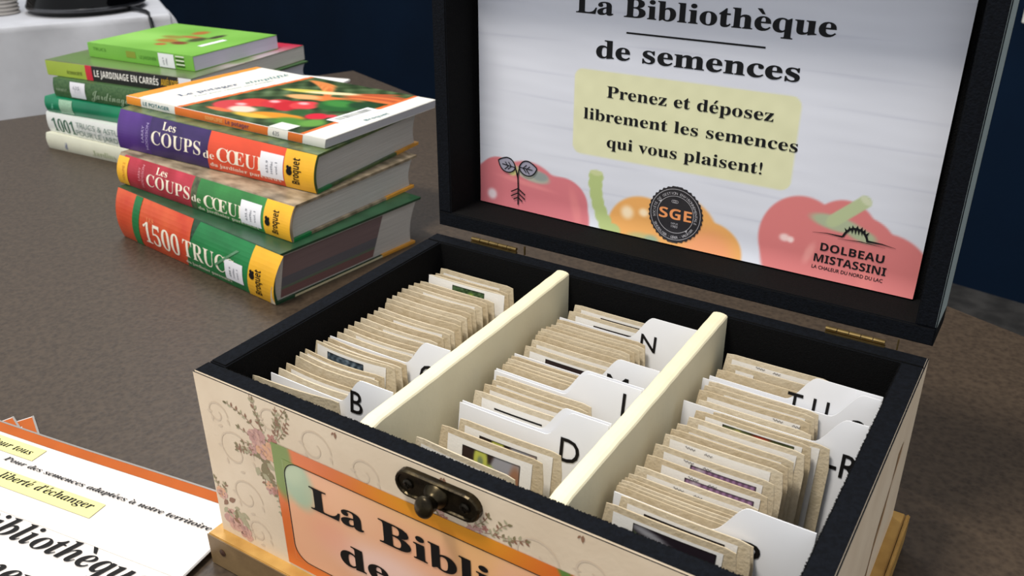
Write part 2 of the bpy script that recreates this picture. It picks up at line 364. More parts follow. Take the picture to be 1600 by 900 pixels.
for x_, y_, a, l in ((.040, .104, 2.2, .02), (.044, .106, 1.75, .021), (.053, .106, 1.2, .021), (.056, .103, .75, .018), (.037, .09, 3.5, .013), (.037, .086, 2.9, .012), (.055, .108, 1.5, .018)): sprig(x_, Z(y_), a, l, 6, P)
for k in range(14): P.append((leaf(.0415 + random.uniform(-.003, .006), Z(.0825) + random.uniform(-.006, .003), random.uniform(3.2, 6), random.uniform(.0045, .0065), .6), random.choice((0, 0, 6))))
rose(.0385, Z(.0985), .0042, P, (2, 4)); rose(.0440, Z(.0915), .0050, P, (3, 4))
for a, l in ((1.9, .012), (1.3, .01)): sprig(.006, Z(.046), a, l, 4, P)
rose(.005, Z(.049), .0042, P, (3, 4)); rose(.0105, Z(.033), .0072, P, (4, 2)); rose(.0195, Z(.0275), .005, P, (4, 2))
for k in range(12): P.append((leaf(.009 + random.uniform(-.004, .01), Z(.041) + random.uniform(-.008, .005), random.uniform(0, 6.28), random.uniform(.004, .007), .5), random.choice((0, 6, 1))))
P.append((leaf(.015, Z(.042), -.9, .014, .35), 6))
for k in range(12): blossom(.163 + random.uniform(-.012, .014), Z(.103) + random.uniform(-.004, .003) - (k - 6) * .0002, random.uniform(.0014, .0026), P, random.choice((2, 5, 4)))
for x, a in ((.15, 2.6), (.155, 3.4), (.17, .9), (.176, .5), (.18, 1.2), (.168, 1.9), (.185, .2)): sprig(x, Z(.102), a, .012, 4, P)
for x in (.095, .156, .222): P.append((leaf(x, Z(.1225), -1.6, .004, .4), 1)); P.append((leaf(x - .001, Z(.122), -2.2, .0025, .4), 1))
for x in (.27, .285, .3): sprig(x, Z(.06), 1.4, .02, 5, P)
polyset('floral_print', FR, [([(max(.0003, x), max(.0005, y)) for x, y in q], mi) for q, mi in P if min(y for x, y in q) < zt - .002 and min(x for x, y in q) > -.003], .00012, ink, box, step=2e-8)

# --- orange sign on the front
SX0, SX1, SZ0, SZ1 = .0507, .3052, Z(.0235), Z(.1005)
def sign_fn(U, V):
    c = np.zeros(U.shape + (3,)); c[:] = (226, 112, 46)
    t = sm(.08, .14, U) * (1 - sm(.17, .22, U)) * sm(.055, .078, V); c = c * (1 - t[..., None]) + np.array((234, 156, 42.)) * t[..., None]
    t = sm(.2, .25, U); c = c * (1 - t[..., None] * .6) + np.array((212, 84, 40.)) * t[..., None] * .6
    c = ell(c, U, V, .11, .02, .05, .02, (224, 120, 60), soft=.6, alpha=.7)
    c = ell(c, U, V, .054, .072, .0095, .026, (118, 140, 62), rot=.12, soft=.2)
    c = ell(c, U, V, .222, .066, .003, .03, (104, 140, 66), rot=.55, soft=.3)
    c += rnd2(U, V, 180, 3)[..., None] * 10
    ins = ((U > .0572) & (U < SX1 - .0065) & (V > SZ0 + .006) & (V < SZ1 - .0078))
    d = c * .36 + np.array((252, 218, 192.)) * .64
    d = ell(d, U, V, .0655, .060, .0105, .0155, (176, 196, 164), rot=.3, soft=.3); d = ell(d, U, V, .062, .068, .008, .01, (190, 205, 170), soft=.4)
    d = ell(d, U, V, .12, .03, .03, .012, (252, 214, 200), soft=.7, alpha=.8); d = ell(d, U, V, .1, .058, .02, .014, (252, 200, 160), soft=.8, alpha=.6); d = ell(d, U, V, .2, .04, .04, .02, (250, 190, 160), soft=.8, alpha=.5); d = ell(d, U, V, .085, .035, .012, .01, (244, 170, 140), soft=.8, alpha=.6); d = ell(d, U, V, .17, .062, .012, .02, (244, 186, 120), soft=.6, alpha=.7)
    return np.where(ins[..., None], d, c)
# corners of the inner field are covered by the rounded frame line
inked('sign_sheet', FR, SX0, SX1, SZ0, SZ1, .0004, sign_fn, box, 300, 100, M_gloss, 'orange sign with rounded black frame line on the box front')
fr = rrect(.0572, SX1 - .0065, SZ0 + .006, SZ1 - .0078, .010, 8); fr2 = rrect(.0577, SX1 - .007, SZ0 + .0065, SZ1 - .0083, .0096, 8)
g = G()
for k in range(len(fr)): j = (k + 1) % len(fr); g.face([FR(*fr[k], .0006), FR(*fr[j], .0006), FR(*fr2[j], .0006), FR(*fr2[k], .0006)])
g.build('frame_line', black_ink, box)
oc = [mat('sign_orange', (226, 112, 46), .35), mat('sign_green', (128, 146, 68), .35)]
for ci, (cx, cy) in enumerate(((SX1 - .0065, SZ1 - .0078), (.0572, SZ1 - .0078), (.0572, SZ0 + .006), (SX1 - .0065, SZ0 + .006))):
    g = G(); g.face([FR(cx, cy, .00055)] + [FR(*p, .00055) for p in fr[ci * 9:ci * 9 + 9]]); g.build('frame_corner', oc[1 if ci == 1 else 0], box)
lettering('title_lettering', FR, 'La Bibliothèque', .0735, Z(.0697), .209, .0137, black_ink, box, off=.008, h=.0007)
lettering('title_lettering', FR, 'de semences', .0897, Z(.0432), .168, .0137, black_ink, box, off=.008, h=.0007)

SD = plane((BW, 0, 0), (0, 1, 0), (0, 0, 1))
polyset('painted_reflection', SD, [([(.112 + .004 * math.sin(k * .9), .012 + k * .009) if 0 else (.118 + .0035 * math.sin(k * 1.3) + k * .0052, .016 + k * .0072) for k in range(9)] + [(.126 + .003 * math.cos(k * 1.7) + k * .0052, .016 + k * .0072) for k in range(8, -1, -1)], 0)], .0002, mat('brown_reflection_paint', (150, 112, 74), .5, rgb2=(172, 138, 98), scale=120), box, 'painted brown reflection on the right side of the box')  # gold-brown reflection on the side paper, painted as a flat coloured patch
# --- clasp
cl = G(); c0 = Matrix.Translation((.1535, 0, Z(.1137))) @ Matrix.Rotation(R(90), 4, 'X')
def stadium(hl, r, n=10): return [(hl + r * math.cos(R(a)), r * math.sin(R(a))) for a in [-90 + 180 * k / n for k in range(n + 1)]] + [(-hl + r * math.cos(R(a)), r * math.sin(R(a))) for a in [90 + 180 * k / n for k in range(n + 1)]]
lv = [[c0 @ Vector((x, y, h)) for x, y in stadium(.0152, r)] for r, h in ((.0068, .0), (.0068, .0028), (.0064, .0036), (.0054, .0036), (.005, .0028))]
cl.grid(lv, close=True); cl.face(lv[-1]); plate = cl.build('clasp_plate', M_bronze, box)
for sx in (-.0148, .0148):
    g = G(); M = c0 @ Matrix.Translation((sx, 0, .0028)); g.lathe([(.0026, 0), (.0026, .0006), (.0018, .0013), (0, .0015)], 16, M)
    g.box(-.0016, .0016, -.0003, .0003, .001, .0017, M @ Matrix.Rotation(.5, 4, 'Z')); g.box(-.0003, .0003, -.0016, .0016, .001, .0017, M @ Matrix.Rotation(.5, 4, 'Z'))
    g.build('screw', mat('dark_screw', (40, 36, 30), .35, metal=.9, var=.2, scale=400), plate, smooth=False)
g = G(); g.lathe([(.0062, 0), (.0058, .0012), (.004, .0028), (.003, .0045), (.003, .0065), (.0034, .0075), (0, .0078)], 20, c0 @ Matrix.Translation((0, 0, .0028))); g.build('knob_base', M_bronze, plate, smooth=True)
g = G(); kb = Matrix.Translation((.1535, -.0092, Z(.1132))) @ Matrix.Rotation(R(78), 4, 'X')
g.lathe([(0, -.0052), (.0028, -.0046), (.0038, -.003), (.0036, -.001), (.0045, .0012), (.0047, .003), (.0038, .0045), (.002, .0052), (0, .0054)], 20, kb @ Matrix.Diagonal((1, 1.1, .85, 1))); g.build('turn_knob', M_bronze, plate, smooth=True)

# --- lid
lid = bpy.data.objects.new('lid', None); COL.objects.link(lid); lid.parent = box; lid['label'] = 'raised black lid with a printed sheet glued inside'
AL = .0179; lid.location = (0, .2076, .1294 - ZT); lid.rotation_euler = (-AL, 0, 0)      # local z runs up the lid, y into its depth
LT, LDp, LH = .0102, .031, .2046
def rail(name, x0, x1, z0, z1, out):
    bm = bmesh.new(); bmesh.ops.create_cube(bm, size=1)
    for v in bm.verts: v.co = Vector(((x0 + x1) / 2 + v.co.x * (x1 - x0), LDp / 2 + v.co.y * LDp, (z0 + z1) / 2 + v.co.z * (z1 - z0)))
    bmesh.ops.bevel(bm, geom=[e for e in bm.edges if all(v.co.y < .001 for v in e.verts)], offset=.0007, segments=2, affect='EDGES'); g = G()
    for f in bm.faces:
        f.normal_update(); n = f.normal; g.face([v.co for v in f.verts], 0 if n.dot(Vector(out)) > .9 else (2 if n.y < -.3 else 1))
    bm.free(); return g.build(name, [mat('grey_green_paper', (150, 162, 160), .5, var=.06, scale=40, bump=.1), M_felt, M_rim], lid)
rail('lid_rail', 0, BW, 0, LT, (0, 0, -1)); rail('lid_rail', 0, BW, LH - LT, LH, (0, 0, 1)); rail('lid_rail', 0, LT, LT, LH - LT, (-1, 0, 0)); rail('lid_rail', BW - LT, BW, LT, LH - LT, (1, 0, 0))
boxo('lid_panel', .0001, BW - .0001, LDp, LDp + .003, .0001, LH - .0001, M_felt, lid)
def PO(u, v, h=0):                                                   # the sheet bows a little off the panel at its foot
    k = max(0., 1 - (v - .011) / .012); return Vector((u, LDp - .0022 - h - .0022 * k * k * (1 if u > .1 else u * 10), v))
def poster_fn(U, V):
    c = np.zeros(U.shape + (3,)); c[:] = (212, 215, 226)
    c += rnd2(U * .15, V, 900, 5)[..., None] * 5
    for v0 in (.035, .052, .07, .088, .105, .124, .143, .161, .178):
        vv = v0 + .0012 * np.sin(U * 22 + v0 * 90); c -= (np.exp(-((V - vv) / .0007) ** 2) * (.5 + .5 * np.sin(U * 60 + v0 * 400)))[..., None] * np.array((12, 12, 10.))
    # peppers: red left, orange middle, red right (a faded photograph)
    red = (208, 118, 126)
    for cx, cy, rx, ry in ((.036, .012, .036, .031), (.07, .008, .029, .031), (.052, .018, .028, .027), (.03, .028, .017, .0165), (.078, .022, .0185, .017)): c = ell(c, U, V, cx, cy, rx, ry, red, soft=.04)
    c = ell(c, U, V, .055, .0365, .013, .0045, (172, 172, 158), rot=-.15, soft=.2); c = ell(c, U, V, .061, .0365, .006, .003, (142, 150, 148), soft=.3)
    c = ell(c, U, V, .040, .0375, .004, .004, (202, 196, 130), soft=.3)
    c = ell(c, U, V, .024, .018, .0035, .0035, (232, 214, 220), soft=.5); c = ell(c, U, V, .05, .030, .02, .0016, (226, 138, 140), rot=-.1, soft=.5, alpha=.7)
    c = ell(c, U, V, .088, .02, .003, .012, (226, 138, 138), rot=.3, soft=.6, alpha=.6)
    og = (230, 168, 96)
    for cx, cy, rx, ry in ((.135, .014, .024, .023), (.158, .016, .026, .0265), (.178, .01, .021, .02)): c = ell(c, U, V, cx, cy, rx, ry, og, soft=.05)
    c = ell(c, U, V, .178, .008, .016, .016, (234, 158, 110), soft=.4); c = ell(c, U, V, .135, .008, .011, .006, (186, 176, 120), soft=.3); c = ell(c, U, V, .142, .010, .005, .004, (150, 168, 140), soft=.4)
    c = ell(c, U, V, .124, .025, .004, .004, (250, 226, 190), soft=.6); c = ell(c, U, V, .135, .027, .003, .0025, (250, 226, 190), soft=.6); c = ell(c, U, V, .158, .006, .006, .004, (244, 205, 120), soft=.5)
    st = ((.1015, .044, .0052, .004), (.1012, .039, .005, .005), (.102, .033, .0046, .006), (.1035, .027, .0044, .006), (.106, .021, .0044, .006), (.1095, .0155, .0045, .0055), (.115, .011, .006, .005))
    for q in st: c = ell(c, U, V, *q, (176, 192, 128), soft=.12)
    c = ell(c, U, V, .1015, .0465, .0045, .0018, (196, 204, 152), soft=.2)
    for cx, cy, rx, ry in ((.23, .03, .0235, .026), (.252, .033, .02, .025), (.245, .02, .036, .025), (.276, .02, .0245, .024), (.262, .03, .02, .021), (.27, .012, .0265, .022)): c = ell(c, U, V, cx, cy, rx, ry, (212, 122, 122), soft=.04)
    c = ell(c, U, V, .248, .044, .014, .0042, (168, 178, 148), rot=-.12, soft=.25); c = ell(c, U, V, .262, .040, .008, .0035, (166, 176, 144), rot=-.2, soft=.3)
    for k in range(9): c = ell(c, U, V, .247 + k * .0017, .046 + k * .0016, .0052 - k * .00022, .0035, (178, 190, 148), rot=.8, soft=.2)
    c = ell(c, U, V, .2612, .0596, .0035, .0018, (200, 206, 176), rot=-.6, soft=.25)
    c = ell(c, U, V, .2215, .030, .0028, .0022, (240, 206, 204), soft=.5); c = ell(c, U, V, .225, .0295, .0018, .0018, (244, 214, 212), soft=.5)
    c = ell(c, U, V, .236, .024, .0022, .006, (228, 150, 146), rot=-.3, soft=.6); c = ell(c, U, V, .266, .02, .004, .012, (230, 136, 130), rot=.4, soft=.8, alpha=.5)
    # yellow highlight block behind the three lines
    e = np.maximum(np.abs(U - .1525) - .0595, np.abs(V - .0828) - .0185 + 0 * U) - .0075
    dx = np.maximum(np.abs(U - .1525) - .0625, 0); dy = np.maximum(np.abs(V - .0832 + .035 * (U - .1525) * 0) - .0205, 0)
    k = (1 - sm(.0052, .0062, np.sqrt(dx * dx + dy * dy)))[..., None]; c = c * (1 - k) + (np.array((216, 216, 178.)) + rnd2(U, V, 500, 9)[..., None] * 5) * k
    return c
inked('poster_sheet', PO, .0145, .2935, .0112, .1925, 0, poster_fn, lid, 330, 210, M_ink, 'printed sheet with faded peppers and French lettering inside the lid')
pi = mat('poster_black_ink', (18, 19, 22), .6, spec=.2)
lettering('title_lettering', PO, 'La Bibliothèque', .0838, .1414, .1488, .0102, pi, lid, off=.008)
lettering('title_lettering', PO, 'de semences', .0980, .1170, .1196, .0102, pi, lid, off=.008)
patch('title_rule', PO, .1168, .1977, .1322, .1332, .00025, pi, lid)
lettering('notice_lettering', PO, 'Prenez et déposez', .1062, .0942, .1005, .0068, pi, lid)
lettering('notice_lettering', PO, 'librement les semences', .0913, .0795, .1305, .0068, pi, lid)
lettering('notice_lettering', PO, 'qui vous plaisent!', .1078, .0640, .0962, .0068, pi, lid)
# sprout emblem
def bez(p0, p1, p2, n=10): return [((1 - t) ** 2 * p0[0] + 2 * t * (1 - t) * p1[0] + t * t * p2[0], (1 - t) ** 2 * p0[1] + 2 * t * (1 - t) * p1[1] + t * t * p2[1]) for t in [k / n for k in range(n + 1)]]
P = []; gl = []
lf = bez((0, 0), (-.001, .0065), (-.0065, .0068)) + bez((-.0065, .0068), (-.011, .0062), (-.0135, .0045))[1:]; lf2 = bez((-.0135, .0045), (-.0125, -.0035), (-.006, -.0038)) + bez((-.006, -.0038), (-.0015, -.0035), (0, 0))[1:]
for mx, ox, oy, a in ((1, .0425, .0395, .1), (-1, .0455, .0405, -.25)):
    full = shift(lf + lf2[1:], ox, oy, a, .95, mx); gl.append((full, 0)); P += ribbon(full + full[:2], .0008)
    P += ribbon(shift([(0, 0), (-.010, .002)], ox, oy, a, 1, mx), .0006)
    for k in (.003, .0055): P += ribbon(shift([(-k, .0005), (-k - .002, .0035)], ox, oy, a, 1, mx), .0006) + ribbon(shift([(-k, .0005), (-k - .003, -.0015)], ox, oy, a, 1, mx), .0006)
P += ribbon([(.0445, .0335)] + bez((.0442, .033), (.0436, .037), (.0425, .0395), 5)[1:], .0009) + ribbon(bez((.0442, .033), (.045, .037), (.0458, .0402), 5), .0009) + ribbon([(.0445, .0335), (.0448, .026), (.045, .0145)], .0009)
for y in (.0255, .0225, .0195):
    l = .0055 if y > .021 else .0035; P += ribbon([(.0448, y), (.0448 - l, y - l * .55)], .0008) + ribbon([(.0448, y), (.0448 + l, y - l * .65)], .0008)
polyset('sprout_leaf_print', PO, gl, .0003, mat('grey_violet_ink', (150, 148, 166), .5), lid); polyset('sprout_emblem', PO, P, .00045, pi, lid)
# round seal
sx, sy, sr = .1556, .0302, .0172
sc = [(sx + (sr + .0004 * math.cos(k * math.pi)) * math.cos(k * math.tau / 72), sy + (sr + .0005 * math.cos(k * math.pi)) * math.sin(k * math.tau / 72)) for k in range(72)]
sc2 = [sc[(k + 18) % 72] for k in range(72)]; polyset('seal_disc', PO, [([sc2[k], sc2[k + 1], sc2[71 - k - 0] if k else sc2[71], sc2[72 - k] if k else sc2[0]][:4] if k else [sc2[0], sc2[1], sc2[71]], 0) for k in range(36)], .0003, mat('seal_black', (30, 28, 34), .5), lid)
wi = mat('seal_grey_ink', (176, 174, 180), .5); oi = mat('seal_orange_ink', (232, 150, 92), .5)
P = []
for r_ in (.0158, .0116): P += ribbon([(sx + r_ * math.cos(k * math.tau / 60), sy + r_ * math.sin(k * math.tau / 60)) for k in range(61)], .0003)
P += arc_text(PO, 'SOCIÉTÉ DE GESTION ENVIRONNEMENTALE', sx, sy, .0127, R(196), R(-16), .0016)
def arc_low(s, r, a0, a1, cap):
    out = []
    for i, ch in enumerate(s):
        if ch == ' ': continue
        V, F = glyphs(ch, 'sans'); t = a0 + (a1 - a0) * (i + .5) / len(s); xm = (max(x for x, y in V) + min(x for x, y in V)) / 2; k = cap / .7; ca, sa = math.cos(t), math.sin(t)
        for f in F: out.append(([(sx + (r - V[q][1] * k) * ca - (V[q][0] - xm) * k * sa, sy + (r - V[q][1] * k) * sa + (V[q][0] - xm) * k * ca) for q in f], 0))
    return out
P += arc_low('SENSIBILISER · GÉRER · VALORISER', .0145, R(208), R(332), .0015)
for dx, dy, a in ((-.009, .0075, .4), (.0085, -.0085, .5)): P.append((shift([(-.001, .0004), (.0012, .0009), (0, -.0008)], sx + dx, sy + dy, a), 0))
for dx in (-.001, .0, .001): P += ribbon([(sx + dx + .0011 * math.cos(k * .63), sy + .0088 + .0009 * math.sin(k * .63)) for k in range(11)], .0002)
polyset('seal_lettering', PO, P, .00045, wi, lid)
lettering('seal_initials', PO, 'SGE', sx - .0104, sy - .0032, .0208, .0066, oi, lid, st='bold', h=.00046)
lettering('seal_date_lettering', PO, 'DEPUIS', sx - .0022, sy - .0065, .0044, .0011, wi, lid, st='sans', h=.00046); lettering('seal_date_lettering', PO, '1983', sx - .002, sy - .0085, .004, .0015, wi, lid, st='sans', h=.00046)
# town mark
lettering('town_lettering', PO, 'DOLBEAU', .2418, .0270, .0337, .0046, pi, lid, st='bold'); lettering('town_lettering', PO, 'MISTASSINI', .2392, .0201, .0384, .0046, pi, lid, st='bold')
lettering('town_lettering', PO, 'LA CHALEUR DU NORD DU LAC', .2388, .0162, .0380, .0019, pi, lid, st='sans', off=.01)
P = ribbon([(.2362, .0367), (.2440, .0376), (.2525, .0374)], [.0001, .0004, .0009]) + ribbon(bez((.2525, .0374), (.2545, .0435), (.2590, .0432), 8) + bez((.2590, .0432), (.2640, .0432), (.2655, .0372), 8)[1:], .0012)
P += ribbon([(.2655, .0376), (.2730, .0376), (.2802, .0366)], [.0012, .0006, .0001]) + ribbon([(.250, .0357), (.262, .0366), (.275, .0358)], [.0001, .0005, .0001])
for k in range(7): a = R(150 - 20 * k); x, y = .2592 + .0056 * math.cos(a), .0382 + .0050 * math.sin(a); P.append(([(x - .0009, y), (x + .0009, y), (x + .001 * math.cos(a) * (1 if k % 2 else 2), y + .0022)], 0))
for k in range(4): x = .2562 + k * .0017; P.append(([(x, .0428), (x + .0013, .0428), (x + .0007, .0400)], 0))
polyset('town_emblem', PO, P, .0003, pi, lid)
# hinges: leaf on each rim and the pin between
for x0, x1 in ((.0287, .0635), (.2580, .2885)):
    g = G(); g.box(x0, x1, BD - .0016, BD + .0006, zt - .001, zt + .0008); hb_ = g.build('hinge_leaf', M_brass, box, 'brass hinge leaf on the back rim')
    g = G(); n = 5
    for k in range(n): a = x0 + (x1 - x0) * k / n; g.lathe([(0, 0), (.0013, 0), (.0013, (x1 - x0) / n - .0004), (0, (x1 - x0) / n - .0004)], 10, Matrix.Translation((a, BD + .0002, zt + .0022)) @ Matrix.Rotation(R(90), 4, 'Y'))
    g.build('hinge_barrel', M_brass, hb_, smooth=False)
    g = G(); g.box(x1 + .0055, x1 + .0062, BD - .0006, BD + .0006, zt, zt + .0058); g.build('hinge_stay', M_brass, hb_)

# ------------------------------------------------------------------ seed packets and index cards
EW, EH = .0585, .0875
def bowmap(bow, th, wdt, hgt):
    def f(x, z, h=0):
        t = x / wdt; u = z / hgt; y = bow * 4 * t * (1 - t) * (.35 + .65 * u)
        return Vector((x, y - h, z))
    return f
def packet_mesh(bow, th, var):
    g = G(); nx, nz = 10, 8; f = bowmap(bow, th, EW, EH); rr = np.random.RandomState(var)
    tt = lambda i, j: th * (.25 + .75 * math.sin(math.pi * min(max(i / nx, .04), .96)) * math.sin(math.pi * min(1, .12 + .80 * (1 - j / nz))) )
    fr = [[f(EW * i / nx, EH * j / nz, 0) for i in range(nx + 1)] for j in range(nz + 1)]
    bk = [[f(EW * i / nx, EH * j / nz, 0) + Vector((0, tt(i, j), 0)) for i in range(nx + 1)] for j in range(nz + 1)]
    # chamfered corners at the mouth of the envelope
    for rows in (fr, bk): rows[nz][0] = rows[nz][0] + Vector((.0012, 0, -.0006)); rows[nz][nx] = rows[nz][nx] + Vector((-.0014, 0, -.0010))
    g.grid(fr); g.grid([r[::-1] for r in bk])
    g.grid([[fr[nz][i] for i in range(nx + 1)], [bk[nz][i] for i in range(nx + 1)]])
    g.grid([[fr[j][nx] for j in range(nz + 1)][::-1], [bk[j][nx] for j in range(nz + 1)][::-1]]); g.grid([[bk[j][0] for j in range(nz + 1)][::-1], [fr[j][0] for j in range(nz + 1)][::-1]]); g.grid([[bk[0][i] for i in range(nx + 1)], [fr[0][i] for i in range(nx + 1)]])
    me = bpy.data.meshes.new('envelope_body'); me.from_pydata(g.v, [], g.f); me.update(); return me
def photo_fn(kind):
    def fn(U, V):
        c = np.zeros(U.shape + (3,)); a = U; b = V                # a,b in 0..1 across the picture
        P3 = lambda *q: np.array(q, float)
        if kind == 'grapes':
            c[:] = (42, 28, 26); c = ell(c, a, b, .78, .5, .3, .7, (150, 150, 158), soft=.1); c = ell(c, a, b, .93, .45, .12, .5, (150, 108, 84), soft=.3)
            for k in range(9): c = ell(c, a, b, .38 + .1 * math.cos(k * 2.1), .6 + .28 * math.sin(k * 1.7), .11, .2, (168 + 8 * (k % 3), 188, 84), soft=.25)
            c = ell(c, a, b, .33, .8, .05, .1, (120, 134, 96), soft=.4); c = ell(c, a, b, .1, .7, .03, .05, (90, 80, 80), soft=.4)
        elif kind == 'blue':
            c[:] = (70, 84, 96); c += rnd2(a, b, 60, 2)[..., None] * 90; c = ell(c, a, b, .5, .5, .2, .2, (190, 200, 206), soft=.6)
        elif kind == 'green':
            c[:] = (60, 84, 50); c += rnd2(a, b, 50, 4)[..., None] * 50; c = ell(c, a, b, .6, .75, .12, .15, (160, 190, 70), soft=.4)
        elif kind == 'purple':
            c[:] = (120, 90, 118); c += (np.sin(a * 70 + b * 5) > .2)[..., None] * P3(40, 34, 44); c = ell(c, a, b, .15, .7, .1, .3, (200, 190, 200), soft=.4)
        elif kind == 'dark':
            c[:] = (34, 26, 34); t = np.exp(-((b - .8 + a * .75) / .07) ** 2)[..., None]; c = c * (1 - t) + P3(120, 150, 90) * t
            t = np.exp(-((b - .72 + a * .55) / .05) ** 2)[..., None] * .8; c = c * (1 - t) + P3(88, 70, 92) * t; c = ell(c, a, b, .9, .3, .12, .2, (206, 200, 196), soft=.4); c = ell(c, a, b, .2, .9, .25, .06, (150, 150, 156), rot=-.3, soft=.6)
        elif kind == 'brown':
            c[:] = (44, 30, 28); c = ell(c, a, b, .5, .5, .5, .25, (70, 44, 40), soft=.6)
        elif kind == 'tomato':
            c[:] = (84, 92, 56); c += rnd2(a, b, 40, 8)[..., None] * 40; c = ell(c, a, b, .55, .6, .16, .5, (168, 66, 46), soft=.3); c = ell(c, a, b, .22, .7, .07, .3, (196, 190, 110), soft=.4); c = ell(c, a, b, .8, .6, .12, .3, (70, 74, 60), soft=.3)
        else: c[:] = (96, 92, 80)
        bd = (a < .012) | (a > .988) | (b > .97) | (b < .03); c[bd] = (24, 20, 20); return c
    return fn
def packet(x, y, sp, label, group, idx):
    """sp: dict(bow, lab=(left, right, drop), pic=(kind,left,right,drop), w=shift, z)"""
    lean = min(R(sp.get('lean', 9)), math.asin(min(1, max(0, (y - .0150) / EH)))); ez = sp.get('z', 0)
    o = root('seed_packet', (x, y - math.sin(lean) * EH, .0240 + ez), label, 'seed packet', (-lean, sp.get('roll', random.uniform(-.006, .006)), sp.get('yaw', 0)), group)
    bow = sp.get('bow', -.001); me = packet_mesh(bow, sp.get('th', .0016), idx); me.materials.append(M_kraft[idx % 3])
    b = link('envelope_body', me, None, o); f = bowmap(bow, 0, EW, EH)
    if 'lab' in sp:
        l, r_, d = sp['lab']; d = d * .62 if d > .001 else d; la = patch('paper_label', f, l, r_, .012, EH - d, .00025, paper, o, 8, 3)
        if 'pic' in sp:
            kind, pl_, pr, pd = sp['pic']; pd *= .76; zt_, zb = EH - pd, EH - pd - .026
            if kind == 'line':
                g = G(); g.grid([[f(pl_ + (pr - pl_) * i / 8, z, .0004) for i in range(9)] for z in (zt_ - .0009, zt_)]); g.build('picture_border', black_ink, la)
            else:
                fn = photo_fn(kind); inked('picture', f, pl_, pr, zb, zt_, .0004, lambda U, V: fn((U - pl_) / (pr - pl_), (V - zb) / (zt_ - zb)), la, 44, 26, M_ink)
        if 'mark' in sp:
            mx, md = sp['mark']; md *= .6; P = []; pts = []
            for k in range(22): pts.append((mx + k * .00045 + (.004 if k > 11 else 0), EH - md - k * .00003 + .00042 * math.sin(k * 1.9) * (1 if k % 5 else 1.5)))
            polyset('scribble', f, ribbon(pts[:12], .00032) + ribbon(pts[12:], .00032), .0005, mat('pencil_grey', (80, 78, 84), .6), la)
    return o
def card(x, y, cw, cx0, text, tx, ty, label, lean=9, tab=.0152, rise0=.0140, z=0, dy=0, bow=-.0008):
    H_ = .0861; lean = R(lean); n = 26; g = G()
    o = root('index_card', (x, y - math.sin(lean) * H_, .0240 + z), label, 'index card', (-lean, 0, 0), 'white alphabet index cards in the seed box')
    f = bowmap(bow, 0, cw, H_)
    def top(t):
        k = min(1, max(0, (t - cx0) / rise0)); k = k * k * (3 - 2 * k); e = max(0, (t - cx0 - rise0 * .8)); return H_ + tab * k - e * .02
    xs = [cx0 * i / 8 for i in range(8)] + [cx0 + rise0 * i / 10 for i in range(11)] + [cx0 + rise0 + (cw - cx0 - rise0) * i / 6 for i in range(1, 7)]
    fr = [[f(a, 0) for a in xs], [f(a, H_ * .5) for a in xs], [f(a, top(a)) for a in xs]]
    bk = [[p + Vector((0, .0005, 0)) for p in r] for r in fr]
    g.grid(fr); g.grid([r[::-1] for r in bk]); g.grid([fr[2], bk[2]]); g.grid([[r[-1] for r in fr][::-1], [r[-1] for r in bk][::-1]]); g.grid([[r[0] for r in bk][::-1], [r[0] for r in fr][::-1]])
    g.build('card_sheet', mat('white_card', (233, 234, 238), .55, var=.01, scale=50), o)
    if text:
        nW = {'-R': .0155, 'Q-R': .024, 'T-U': .0195, 'M': .0115, 'N': .0088, 'D': .0098, 'B': .0074, 'L': .006, 'P': .0078, 'S': .0068, 'C': .0088}[text]
        lettering('card_lettering', f, text, tx, .0875 + ty, nW * 1.05, .0095 if text == 'N' else .0122, black_ink, o, st='sans', h=.0003, off=.006)
    return o
ORD = ['first', 'second', 'third', 'fourth', 'fifth', 'sixth', 'seventh', 'eighth', 'ninth', 'tenth', 'eleventh', 'twelfth', 'thirteenth', 'fourteenth', 'fifteenth', 'sixteenth', 'seventeenth', 'eighteenth', 'nineteenth', 'twentieth', 'twenty-first']
lab = lambda d=.004, l=.006, r=.0525: (l, r, d)
def LN(l=.018, r=.046, d=.0062): return ('line', l, r, d)
